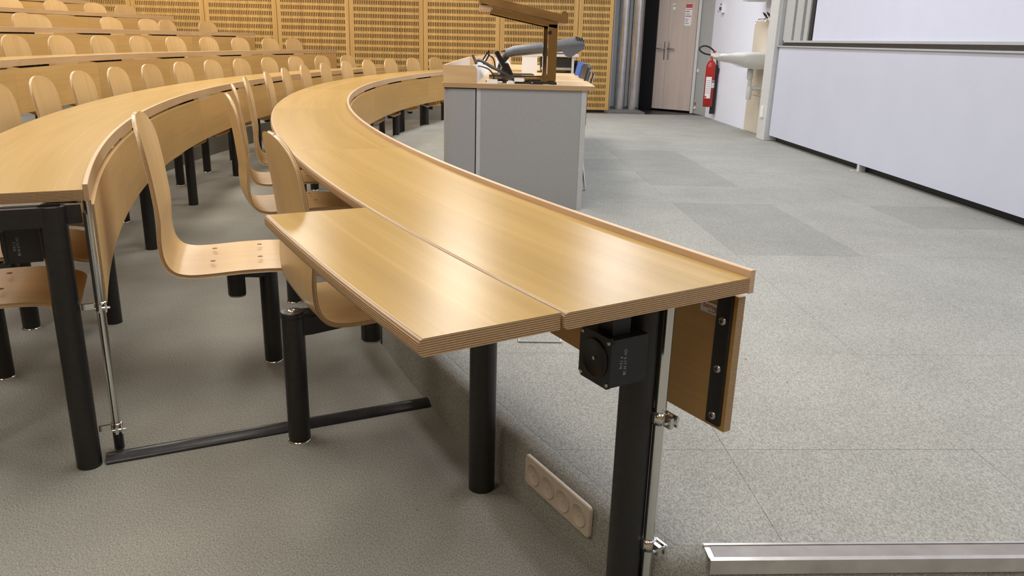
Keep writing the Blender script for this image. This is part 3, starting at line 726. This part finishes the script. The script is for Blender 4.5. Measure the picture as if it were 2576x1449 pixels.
mb.ring([[F @ Vector((x, y, z)) for x, y in rrect(W2 - q, H2 - q, .009)] for q, z in ((0, 0), (0, .006), (.0015, .0085), (.003, .009))], 0, False)
mb.build('plate', 'outlet_cream', t)
for i in range(4):
    x = -.099 + .066 * i
    G = F @ Matrix.Translation((x, 0, 0))
    cv = MB().lathe(0, 0, [(.0285, .009), (.0280, .0112), (.0268, .0116), (.0258, .0100), (.002, .0100)], 28, 0, G).build('round_cover', 'outlet_cream', t)
    MB().lathe(0, 0, [(.003, .0098), (.003, .0112), (.002, .0115)], 10, 0, G).build('cover_screw', 'outlet_cream', cv)
t = thing('floor_box', 'flush metal framed floor socket box on the platform under the desk', 'floor box', (.24, 2.60, ZS + .0015), rad(-1))
mb = MB()
for a in ((-.075, .075, -.075, -.069), (-.075, .075, .069, .075), (-.075, -.069, -.069, .069), (.069, .075, -.069, .069)): mb.box(*a, 0, .004)
mb.build('frame', 'steel_dull', t); MB().box(-.069, .069, -.069, .069, 0, .002).build('lid', 'carpet_stage', t)

# ------------------------------------------------------------------ lecturer's bench
BR = rad(-3.3)
def bench(loc, rz, depth, label, wfront=.90):
    t = thing('lecturer_bench', label, 'bench', loc, rz, 'lecturer benches on the platform')
    tz = .910 - ZS - .0008 + .0008
    # table top with ply edge
    mb = MB(); mb.prism([(r[0] + wfront / 2, r[1] + depth / 2) for r in rrect(wfront / 2, depth / 2, .02, 3)], tz - .026, tz, 0, None, 1)
    mb.build('table_top', ['bench_veneer', 'ply_edge'], t)
    # cabinet front with rounded corner
    mb = MB(); r = .05
    pl = [(.197, .012), (.197, .40), (.006, .40)] + [(.006 + r - r * cos(pi / 2 * k / 6), .012 + r - r * sin(pi / 2 * k / 6)) for k in range(7)]
    mb.prism(list(reversed(pl)), 0.0, tz - .033); mb.build('cabinet', 'grey_laminate', t)
    MB().prism([(.012, .02), (.198, .02), (.198, .38), (.012, .38)], tz - .033, tz - .026).build('shadow_gap', 'black_plastic', t)
    MB().box(.198, .203, .03, .06, 0, tz - .026).build('gap_strip', 'black_plastic', t)
    MB().box(.2035, .230, .0145, .035, 0, tz - .026).build('edge_strip', 'grey_strip', t)
    MB().box(.2305, .822, .0125, .035, 0, tz - .026).build('end_panel', 'grey_laminate', t)
    MB().box(.8225, .853, .0105, .035, 0, tz - .026).build('edge_strip', 'grey_strip', t)
    MB().box(.006, .03, .40, depth - .03, 0, tz - .026).build('modesty_panel', 'grey_laminate', t)
    MB().box(.006, .85, depth - .035, depth - .012, 0, tz - .026).build('end_panel', 'grey_laminate', t)
    # wooden cable box along the audience side
    h = .101
    mb = MB(); rr = .03
    prf = [(.008, 0), (.205, 0), (.205, h - rr)] + [(.205 - rr + rr * cos(pi / 2 * k / 6), h - rr + rr * sin(pi / 2 * k / 6)) for k in range(1, 7)] + [(.008 + .0, h)]
    mb.prism(prf, -.012, 0, 0, frame_mat((0, .008, tz), Vector((1, 0, 0)), Vector((0, 0, 1)), Vector((0, -1, 0))))
    bx = mb.build('cable_box', 'box_maple', t)
    MB().box(.008, .020, .020, depth - .05, tz, tz + h).build('side_board', 'box_maple', bx)
    MB().box(.020, .0215, .021, depth - .051, tz, tz + h - .004).build('white_lining', 'white_wall_inside', bx)
    MB().prism([(.198, 0), (.205, 0), (.150, .088), (.144, .085)], -.0, depth - .08, 0, frame_mat((0, depth - .055, tz), Vector((1, 0, 0)), Vector((0, 0, 1)), Vector((0, -1, 0)))).build('white_flap', 'white_wall_inside', bx)
    mb = MB(); mb.prism(prf, -.012, 0, 0, frame_mat((0, depth - .062, tz), Vector((1, 0, 0)), Vector((0, 0, 1)), Vector((0, -1, 0)))); mb.build('end_board', 'box_maple', bx)
    return t
mat('bench_veneer', (0.7, 0.5, 0.28), 0.35, build=wood((0.62, 0.43, 0.225), (0.68, 0.48, 0.26), (0.74, 0.54, 0.31), 2.0, 60.0, 0.0))
mat('box_maple', (0.66, 0.45, 0.25), 0.45, build=wood((0.60, 0.40, 0.205), (0.65, 0.44, 0.235), (0.70, 0.49, 0.275), 4.0, 90.0, 0.0))
bench((-.180, 4.815, ZS + .0008), BR, 2.45, 'grey lecturer bench with maple top, its end panel facing the camera')
bench((.00, 7.33, ZS + .0008), rad(-8), 1.5, 'second lecturer bench, mostly hidden behind the first', .95)
BT = .9108
# reading stand on the bench
t = thing('reading_stand', 'slanted wooden reading stand on a polished steel frame on the bench', 'lectern', (0, 0, 0))
def bar(mb, p, q, w, d, y0):   # rectangular bar in the x-z plane, width w, from y0 to y0+d
    p, q = Vector(p), Vector(q); u = (q - p).normalized(); n = Vector((-u.y, u.x)) * (w / 2)
    pts = [p - n, q - n, q + n, p + n]
    mb.prism([(a.x, a.y) for a in pts], -d, 0, 0, frame_mat((0, y0, 0), Vector((1, 0, 0)), Vector((0, 0, 1)), Vector((0, -1, 0)))); return mb
for y0, in ((4.93,), (5.26,)):
    mb = MB(); bar(mb, (.105, BT + .0165), (.500, BT + .0165), .032, .05, y0); bar(mb, (.4735, BT + .033), (.4735, 1.252), .053, .05, y0); bar(mb, (.497, 1.247), (.105, 1.323), .034, .05, y0)
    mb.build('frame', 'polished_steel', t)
MB().lathe(0, 0, [(.012, 0), (.012, .006), (.007, .008)], 16, 0, frame_mat((.455, 4.929, 1.205), Vector((1, 0, 0)), Vector((0, 0, 1)), Vector((0, -1, 0)))).build('knob', 'black_plastic', t)
mb = MB(); bar(mb, (.545, 1.279), (.035, 1.382), .045, .52, 4.85); bd = mb.build('board', 'stand_wood', t)
mb = MB(); mb.prism([(.507, 1.262), (.545, 1.258), (.552, 1.285), (.548, 1.315), (.530, 1.328), (.515, 1.322)], -.525, 0, 0, frame_mat((0, 4.848, 0), Vector((1, 0, 0)), Vector((0, 0, 1)), Vector((0, -1, 0)))); mb.build('book_lip', 'stand_wood', bd)
mb = MB(); mb.box(.036, .112, 4.87, 5.33, 1.325, 1.347).build('end_block', 'box_maple', t)
# touch monitor
t = thing('monitor', 'black touch monitor tilted back on the bench behind the reading stand', 'monitor', (0, 0, 0))
M = frame_mat((.268, 5.42, BT + .004), Vector((-.50, 0, .866)), Vector((0, 1, 0)), Vector((.866, 0, .50)))
MB().box(.012, .205, 0, .36, -.028, -.004, 0, M).build('housing', 'black_plastic', t)
MB().box(.018, .200, .006, .354, -.004, 0, 0, M).build('screen', 'screen_glass', t)
MB().prism([(.17, 0), (.285, 0), (.235, .10), (.205, .10)], -.30, 0, 0, frame_mat((0, 5.45, BT), Vector((1, 0, 0)), Vector((0, 0, 1)), Vector((0, -1, 0)))).build('foot', 'chair_grey', t)
# document camera
t = thing('document_camera', 'grey document camera with long slanting arm above the bench', 'camera', (0, 0, 0))
y = 5.98
mb = MB(); pts = [(.235, y, 1.062), (.30, y, 1.083), (.45, y, 1.102), (.60, y, 1.122), (.74, y, 1.142), (.80, y, 1.146)]
rings = []
for i, p in enumerate(pts):
    h = (.030, .036, .038, .042, .046, .038)[i]
    rings.append([(p[0] - .15 * h * sin(k * pi / 6), p[1] + .045 * cos(k * pi / 6), p[2] + h * sin(k * pi / 6)) for k in range(12)])
mb.ring(rings, 0, True); mb.build('arm', 'camera_grey', t)
mb = MB(); mb.prism([(.62, 1.12), (.67, 1.060), (.70, 1.045), (.79, 1.105), (.805, 1.135), (.78, 1.175)], -.08, 0, 0, frame_mat((0, y - .04, 0), Vector((1, 0, 0)), Vector((0, 0, 1)), Vector((0, -1, 0)))); hd = mb.build('camera_head', 'camera_grey', t)
for i in range(3): MB().prism([(.735 + .02 * i, 1.193 - .003 * i), (.742 + .02 * i, 1.193 - .003 * i), (.757 + .02 * i, 1.165 - .004 * i), (.750 + .02 * i, 1.165 - .004 * i)], -.05, 0, 0, frame_mat((0, y - .043, 0), Vector((1, 0, 0)), Vector((0, 0, 1)), Vector((0, -1, 0)))).build('vent_slot', 'black_plastic', hd)
MB().tube([(.25, y, 1.06), (.22, y, 1.02), (.20, y, .97), (.21, y, BT + .012)], [.026, .024, .022, .026], 12).build('stand_arm', 'black_plastic', t)
MB().box(.14, .44, y - .10, y + .12, BT, BT + .016).build('base', 'chair_grey', t)
# equipment shelf with amplifiers
t = thing('equipment_shelf', 'white desktop shelf standing over black equipment on the bench', 'shelf', (.30, 6.72, BT), rad(-3.3))
MB().box(-.02, .56, 0, .42, .128, .147).build('shelf_board', 'frame_light', t)
MB().box(.10, .225, .004, .40, 0, .128).build('side_block', 'white_wall_inside', t)
MB().box(.505, .525, .01, .40, 0, .128).build('side_panel', 'frame_light', t)
t = thing('amplifier', 'black audio amplifier with silver lower edge under the white shelf', 'amplifier', (.555, 6.70, BT), rad(-3.3))
MB().box(0, .245, .03, .36, .012, .118).build('case', 'black_plastic', t)
MB().box(-.002, .247, .018, .030, .022, .042).build('front_strip', 'steel_dull', t)
for x in (.02, .22): MB().cyl(x, .06, 0, .0125, .012, 12).build('foot', 'black_plastic', t)
t = thing('tablet_computer', 'thin silver and black tablet lying on the white shelf', 'tablet', (.38, 6.74, BT + .1478), rad(-3.3))
MB().box(0, .40, 0, .28, 0, .008).build('body', 'chair_grey', t); MB().box(-.005, .38, -.004, .27, .0082, .014).build('cover', 'frame_light', t)
t = thing('cable_bundle', 'dark coiled cables heaped on the left of the white shelf', 'cable', (.33, 6.80, BT + .149), 0)
for q in range(4):
    MB().tube([(.02 * q + .10 * cos(a * .7), .05 * sin(a * .7 + q) + .08, .012 + .006 * q + .006 * sin(a)) for a in range(10)], .006, 6).build('loop', 'black_plastic', t)
# loose cables and adapters at the front of the bench
def cable(label, pts, r, mname='black_plastic'):
    o = MB().tube(catmull([tuple(p) for p in pts], 6), r, 8).build('cable', mname); return tag(o, label, 'cable', 'loose cables on the bench')
y = 5.0
cable('thick black cable bundle running from the box across the bench to the stand', [(.02, 5.35, 1.02), (.05, 5.2, 1.03), (.12, 5.1, .995), (.18, 5.02, .97), (.24, 4.97, .94), (.30, 4.90, .922)], .010)
cable('black cable arching out of the wooden box and down to the bench', [(.035, 5.1, 1.0), (.06, 4.98, 1.0), (.10, 4.93, .985), (.125, 4.92, .95), (.12, 4.93, .925), (.08, 4.95, .918)], .0045)
cable('black cable looping high above the wooden box', [(.06, 5.45, 1.02), (.085, 5.45, 1.06), (.10, 5.45, 1.085), (.106, 5.45, 1.08), (.10, 5.45, 1.05), (.07, 5.45, 1.0)], .005)
cable('thin black cable drooping behind the loop', [(.10, 5.5, 1.06), (.13, 5.5, 1.045), (.145, 5.5, 1.01), (.15, 5.5, .97)], .004)
cable('black video cable lying along the foot of the reading stand', [(.14, 4.89, .922), (.22, 4.87, .918), (.30, 4.865, .917), (.37, 4.865, .9165), (.43, 4.87, .9165), (.47, 4.87, .9165)], .0045)
cable('tangled thin cable on the bench left of the reading stand', [(.12, 4.92, .93), (.17, 4.90, .935), (.22, 4.885, .925), (.25, 4.89, .935), (.21, 4.90, .945), (.16, 4.91, .93), (.27, 4.88, .918)], .0038)
cable('slanting black pen-shaped plug standing in the wooden box', [(.0, 5.5, 1.055), (.012, 5.48, 1.03), (.022, 5.46, 1.005)], .009)
def adapter(name, label, cat, c, rz, parts):
    t = thing(name, label, cat, c, rad(rz), 'small white adapters on the bench')
    for nm, a, m in parts: MB().box(*a).build(nm, m, t)
adapter('adapter', 'white plastic plug adapter lying at the left on the bench', 'adapter', (.115, 4.865, .911), 8, (('body', (-.03, .03, -.015, .015, 0, .022), 'plastic_white'), ('prong', (.03, .06, -.008, .008, .004, .012), 'plastic_white')))
adapter('adapter', 'small white cable clip in the middle of the loose cables', 'adapter', (.225, 4.85, .911), 35, (('body', (-.025, .025, -.006, .006, 0, .014), 'plastic_white'), ('clip', (-.004, .004, -.02, .02, .002, .018), 'plastic_white')))
adapter('adapter', 'white rectangular adapter lying on top of the cables', 'adapter', (.275, 4.86, .924), -12, (('body', (-.027, .027, -.011, .011, 0, .02), 'plastic_white'), ('end_cap', (.027, .032, -.008, .008, .003, .017), 'plastic_white')))
adapter('video_plug', 'black video plug with silver tip at the front of the bench', 'plug', (.37, 4.845, .9115), 0, (('body', (-.03, .045, -.009, .009, 0, .018), 'black_plastic'), ('grip', (-.05, -.03, -.006, .006, .003, .015), 'black_plastic'), ('metal_tip', (-.024, -.014, -.0095, .0095, .005, .014), 'steel_dull')))
adapter('video_plug', 'black plug with white end lying at the right of the reading stand', 'plug', (.487, 4.855, .9115), -6, (('body', (-.03, .012, -.007, .007, 0, .014), 'black_plastic'), ('white_end', (.012, .022, -.006, .006, .001, .013), 'plastic_white')))

# ------------------------------------------------------------------ stacking chairs on the lecturer's side
def side_chair(loc, rz, m, label):
    t = thing('visitor_chair', label, 'chair', loc, rad(rz), 'lecturer chairs behind the bench')
    def sheet(P, hw, name, curl):
        prof = catmull(P, 3); mb = MB(); n = 8; g0, g1 = [], []
        for i, (x, z) in enumerate(prof):
            j0, j1 = max(i - 1, 0), min(i + 1, len(prof) - 1)
            tx, tz = prof[j1][0] - prof[j0][0], prof[j1][1] - prof[j0][1]; l = math.hypot(tx, tz); nx, nz = -tz / l, tx / l
            e = min(i, len(prof) - 1 - i); w = hw * (.90 if e == 0 else .97 if e == 1 else 1)
            for c in range(n + 1):
                u = -1 + 2 * c / n; cv = curl * u * u
                g0.append((x + cv, u * w, z)); g1.append((x + cv - nx * .012, u * w, z - nz * .012))
        mb.v = g0 + g1; k = n + 1; off = len(g0)
        for i in range(len(prof) - 1):
            for c in range(n):
                q = (i * k + c, i * k + c + 1, (i + 1) * k + c + 1, (i + 1) * k + c)
                mb.idx(q, 0, None, True); mb.idx([off + a for a in reversed(q)], 0, None, True)
            for c in (0, n): mb.idx((i * k + c, (i + 1) * k + c, off + (i + 1) * k + c, off + i * k + c))
        for i in (0, len(prof) - 1):
            for c in range(n): mb.idx((i * k + c, i * k + c + 1, off + i * k + c + 1, off + i * k + c))
        return mb.build(name, m, t)
    sheet([(.20, .438), (.17, .448), (.05, .445), (-.08, .442), (-.14, .452)], .20, 'seat', 0)
    MB().box(-.19, -.06, -.03, .03, .425, .437).box(-.222, -.208, -.03, .03, .437, .74).box(-.222, -.18, -.03, .03, .425, .44).build('back_support', 'chair_grey', t)
    sheet([(-.205, .62), (-.212, .66), (-.222, .74), (-.238, .81), (-.245, .83)], .20, 'backrest', .03)
    for s in (-1, 1):
        MB().tube([(.19, s * .20, 0), (.17, s * .19, .40), (.14, s * .17, .432)], .010, 10).build('leg', 'chrome', t)
        MB().tube([(-.225, s * .21, 0), (-.165, s * .19, .40), (-.13, s * .17, .432)], .010, 10).build('leg', 'chrome', t)
        MB().tube([(-.226, s * .13, .66), (-.236, s * .13, .72), (-.252, s * .13, .78)], .008, 8).build('back_clip', 'chrome', t)
    MB().tube([(.14, -.17, .432), (.14, .17, .432)], .009, 8).build('cross_tube', 'chrome', t)
    return t
side_chair((0.572, 5.65, ZS), 177, 'chair_grey', 'dark grey shell chair with chrome legs pushed under the bench, nearest')
side_chair((0.600, 6.15, ZS), 177, 'blue_fabric', 'blue shell chair with chrome legs pushed under the bench')
side_chair((0.630, 6.65, ZS), 177, 'chair_grey', 'dark grey shell chair behind the blue one, far from the camera')

# ------------------------------------------------------------------ whiteboard wall
XF = 3.235
t = thing('whiteboard', 'tall white writing board with grey rails and ledge on the right wall', 'whiteboard')
MB().box(XF + .055, XF + .075, 1.45, 7.94, 1.225, 3.3).build('board', 'board_white', t)
MB().box(XF + .01, XF + .075, 1.45, 8.56, 1.205, 1.224).build('bottom_rail', 'frame_grey', t)
MB().box(XF + .012, XF + .09, 1.45, 8.58, 1.172, 1.204).build('ledge_gap', 'frame_dark', t)
MB().box(XF - .018, XF + .07, 1.45, 8.64, 1.158, 1.171).build('ledge', 'frame_grey', t)
for y0, y1, x, m in ((7.95, 8.02, .045, 'frame_dark'), (8.02, 8.11, .03, 'frame_grey'), (8.11, 8.17, .055, 'frame_dark'), (8.17, 8.34, .025, 'frame_grey'), (8.34, 8.39, .06, 'frame_dark'), (8.39, 8.62, .02, 'frame_grey')):
    MB().box(XF + x, XF + .10, y0, y1, 1.224, 3.4).build('side_rail', m, t)
t = thing('board_cladding', 'plain white cladding panel below the whiteboard', 'wall panel')
MB().box(XF, XF + .03, 1.45, 8.63, .236, 1.157).build('panel', 'board_panel', t)
MB().box(XF + .075, XF + .10, 1.45, 8.62, ZS + .001, .26).build('kick_recess', 'black_plastic', t)
MB().box(XF + .03, XF + .115, 1.45, 8.62, .30, 1.15).build('carcass', 'frame_light', t)
for y in (6.53, 3.6): MB().box(XF + .005, XF + .06, y - .02, y + .02, ZS + .001, .238).box(XF - .03, XF + .05, y + .02, y + .06, ZS + .0005, ZS + .006).build('support_foot', 'frame_light', t)
t = thing('board_post', 'light grey end post between the whiteboard and the sink', 'post')
MB().box(XF - .045, XF + .115, 8.66, 8.90, .178, 3.4).build('post', 'frame_light', t)
MB().box(XF - .02, XF + .115, 8.63, 8.66, 1.16, 3.4).build('post_return', 'frame_grey', t)
so = thing('wall_socket', 'white double wall socket low on the light grey post', 'socket')
MB().box(XF - .062, XF - .045, 8.74, 8.82, .415, .535).build('plate', 'plastic_white', so)
for z in (.445, .505): MB().lathe(0, 0, [(.022, 0), (.022, .003), (.018, .003), (.017, .0005)], 16, 0, frame_mat((XF - .062, 8.78, z), Vector((0, 1, 0)), Vector((0, 0, 1)), Vector((-1, 0, 0)))).build('outlet', 'plastic_white', so)

# sink corner
t = thing('tile_splashback', 'cream tiled splashback strip behind the sink', 'tile panel')
for z0, z1 in ((ZS + .002, .60), (.604, 1.02), (1.024, 1.44)):
    for y0, y1 in ((8.92, 9.36), (9.364, 9.80)): MB().box(3.342, 3.358, y0, y1, z0, z1).build('tile', 'tile_cream', t)
t = thing('sink', 'white ceramic wall sink with plastic trap beside the extinguisher', 'sink')
yc = 9.36
secs = [(2.775, 1.030, 1.066, .19), (2.80, 1.000, 1.070, .22), (2.86, .985, 1.070, .235), (2.93, .970, 1.066, .24), (3.02, .950, 1.068, .245), (3.08, .925, 1.084, .245), (3.20, .905, 1.090, .245), (3.30, .905, 1.092, .245), (3.34, .910, 1.092, .245)]
rings = []
for x, zb, zt_, hw in secs:
    rings.append([(x, yc + hw, zt_), (x, yc + hw, zt_ - .03), (x, yc + hw * .75, zb + .012), (x, yc + hw * .4, zb), (x, yc - hw * .4, zb), (x, yc - hw * .75, zb + .012), (x, yc - hw, zt_ - .03), (x, yc - hw, zt_), (x, yc - hw + .03, zt_), (x, yc - hw + .06, zt_ - (.06 if 2.82 < x < 3.25 else .0)), (x, yc + hw - .06, zt_ - (.06 if 2.82 < x < 3.25 else .0)), (x, yc + hw - .03, zt_)])
MB().ring(rings, 0, True).build('basin', 'ceramic', t)
MB().lathe(3.20, yc, [(.035, .895), (.035, .905), (.022, .90)], 16).lathe(3.20, yc, [(.028, .79), (.034, .80), (.034, .89), (.030, .90)], 16).lathe(3.205, yc, [(.020, .70), (.024, .71), (.022, .79)], 16).build('drain', 'trap_plastic', t)
MB().lathe(3.21, yc, [(.028, .565), (.031, .57), (.031, .70), (.024, .715)], 18).build('trap', 'trap_plastic', t)
MB().tube([(3.21, yc, .69), (3.27, yc, .69), (3.345, yc, .69)], .018, 12).tube([(3.255, yc, .69), (3.275, yc, .69)], .025, 12).build('waste_pipe', 'trap_plastic', t)
t = thing('wall_tap', 'chrome wall tap with black knobs and long spout above the sink', 'tap')
MB().tube([(3.345, 9.28, 1.455), (3.30, 9.28, 1.455)], .022, 12).tube([(3.30, 9.22, 1.455), (3.30, 9.34, 1.455)], .016, 10).build('body', 'chrome', t)
MB().tube([(3.30, 9.28, 1.452), (3.24, 9.28, 1.450), (3.20, 9.28, 1.447), (3.185, 9.28, 1.435), (3.172, 9.28, 1.395)], .0085, 10).build('spout', 'chrome', t)
for y in (9.22, 9.34): MB().lathe(0, 0, [(.014, 0), (.024, .012), (.026, .04), (.018, .05)], 8, 0, frame_mat((3.305, y, 1.475), Vector((0, 1, 0)), Vector((.5, 0, .866)).cross(Vector((0, 1, 0))), Vector((-.5, 0, .866)))).build('knob', 'black_plastic', t)
MB().tube([(3.30, 9.28, 1.452), (3.275, 9.28, 1.42)], .012, 10).build('shower_lever', 'chrome', t)
t = thing('towel_dispenser', 'white towel dispenser, only its underside showing above the sink', 'dispenser')
MB().prism([(3.08, 1.655), (3.10, 1.645), (3.34, 1.672), (3.345, 2.0), (3.10, 2.0), (3.07, 1.95)], -.30, 0, 0, frame_mat((0, 9.25, 0), Vector((1, 0, 0)), Vector((0, 0, 1)), Vector((0, -1, 0)))).build('case', 'plastic_white', t)
MB().box(3.12, 3.30, 9.30, 9.50, 1.642, 1.655).build('slot_lip', 'frame_light', t)
# key switch with trunking
t = thing('wall_switch', 'white rotary switch box with blue knob high on the white wall', 'switch')
MB().box(3.315, 3.358, 11.10, 11.20, 1.575, 1.70).build('box', 'plastic_white', t)
MB().lathe(0, 0, [(.022, 0), (.020, .02), (.012, .022)], 14, 0, frame_mat((3.315, 11.14, 1.63), Vector((0, 1, 0)), Vector((0, 0, 1)), Vector((-1, 0, 0)))).build('knob', 'blue_knob', t)
MB().box(3.314, 3.3152, 11.12, 11.18, 1.675, 1.69).build('label_plate', 'blue_knob', t)
MB().box(3.342, 3.358, 11.20, 11.40, 1.607, 1.625).build('trunking', 'plastic_white', t)

# ------------------------------------------------------------------ fire extinguisher
ex, ey = 3.245, 11.10
t = thing('fire_extinguisher', 'red fire extinguisher with black horn hanging on the white wall', 'extinguisher', (ex, ey, 0))
MB().lathe(0, 0, [(.058, .345), (.066, .352), (.066, .865), (.063, .895), (.054, .922), (.040, .942), (.026, .955), (.018, .965), (.016, .99)], 28).build('cylinder', 'red_paint', t)
MB().lathe(0, 0, [(.0668, .425), (.0668, .43)], 28).build('base_seam', 'red_paint', t)
MB().lathe(0, 0, [(.018, .985), (.022, .99), (.022, 1.03), (.012, 1.04)], 14).tube([(-.02, 0, 1.01), (.03, 0, 1.02)], .012, 8).build('valve', 'red_print', t)
MB().prism([(-.02, 1.03), (-.012, 1.028), (.045, 1.075), (.05, 1.09), (.03, 1.08), (-.015, 1.045)], -.012, .012, 0, frame_mat((0, 0, 0), Vector((1, 0, 0)), Vector((0, 0, 1)), Vector((0, -1, 0)))).build('carry_handle', 'red_print', t)
def cyl_patch(mb, r, a0, a1, z0, z1, m=0, n=8):
    for k in range(n):
        A, B = rad(a0 + (a1 - a0) * k / n), rad(a0 + (a1 - a0) * (k + 1) / n)
        mb.face([(r * cos(A), r * sin(A), z0), (r * cos(B), r * sin(B), z0), (r * cos(B), r * sin(B), z1), (r * cos(A), r * sin(A), z1)], m)
    return mb
lb = cyl_patch(MB(), .0672, 205, 275, .46, .745).build('instruction_label', 'paper', t)
cyl_patch(MB(), .0676, 206, 232, .465, .49).build('red_mark', 'red_print', lb)
for i in range(7): cyl_patch(MB(), .0676, 212, 262, .53 + .027 * i, .537 + .027 * i).build('text_line', 'grey_print', lb)
cyl_patch(MB(), .0672, 278, 335, .60, .67).build('white_label', 'paper', t)
cyl_patch(MB(), .0672, 278, 335, .685, .70).build('gold_label', 'outlet_cream', t)
hoop = [(.0, 0, 1.03), (-.05, 0, 1.035), (-.12, -.01, 1.05), (-.175, -.01, 1.085), (-.18, -.01, 1.12), (-.13, -.01, 1.145), (-.06, 0, 1.135), (.01, 0, 1.09), (.055, 0, 1.02), (.075, 0, .95), (.078, 0, .89)]
MB().tube(catmull(hoop, 5), .0105, 10).build('hose', 'black_plastic', t)
MB().tube([(.078, 0, .90), (.080, 0, .85), (.076, 0, .60), (.068, 0, .25)], [.016, .024, .028, .036], 14).build('horn', 'black_plastic', t)
MB().box(.02, .112, -.02, .02, .80, .86).build('wall_bracket', 'black_metal', t)

# ------------------------------------------------------------------ ceiling luminaires, including the one added over the far upper rows
for i, (x, y, l, z, p, c) in enumerate(LAMPS):
    t = thing('ceiling_light', 'slim linear pendant light under the ceiling, out of the frame', 'ceiling light', (x, y, z), 0, 'pendant lights of the hall')
    MB().box(-.30, .30, -l / 2, l / 2, .004, .06).build('housing', 'lamp_body', t)
    MB().box(-.29, .29, -l / 2 + .01, l / 2 - .01, 0, .004).build('diffuser', 'lamp_diffuser', t)
    for s in (-1, 1): MB().tube([(0, s * l * .4, .06), (0, s * l * .4, 4.3 - z)], .004, 6).build('suspension', 'steel_dull', t)
    ld = bpy.data.lights.new('lamp_light', 'AREA'); ld.shape = 'RECTANGLE'; ld.size = .56; ld.size_y = l - .04; ld.energy = p; ld.color = c
    lo = obj('lamp_light', ld, t); lo.location = (0, 0, -.004)
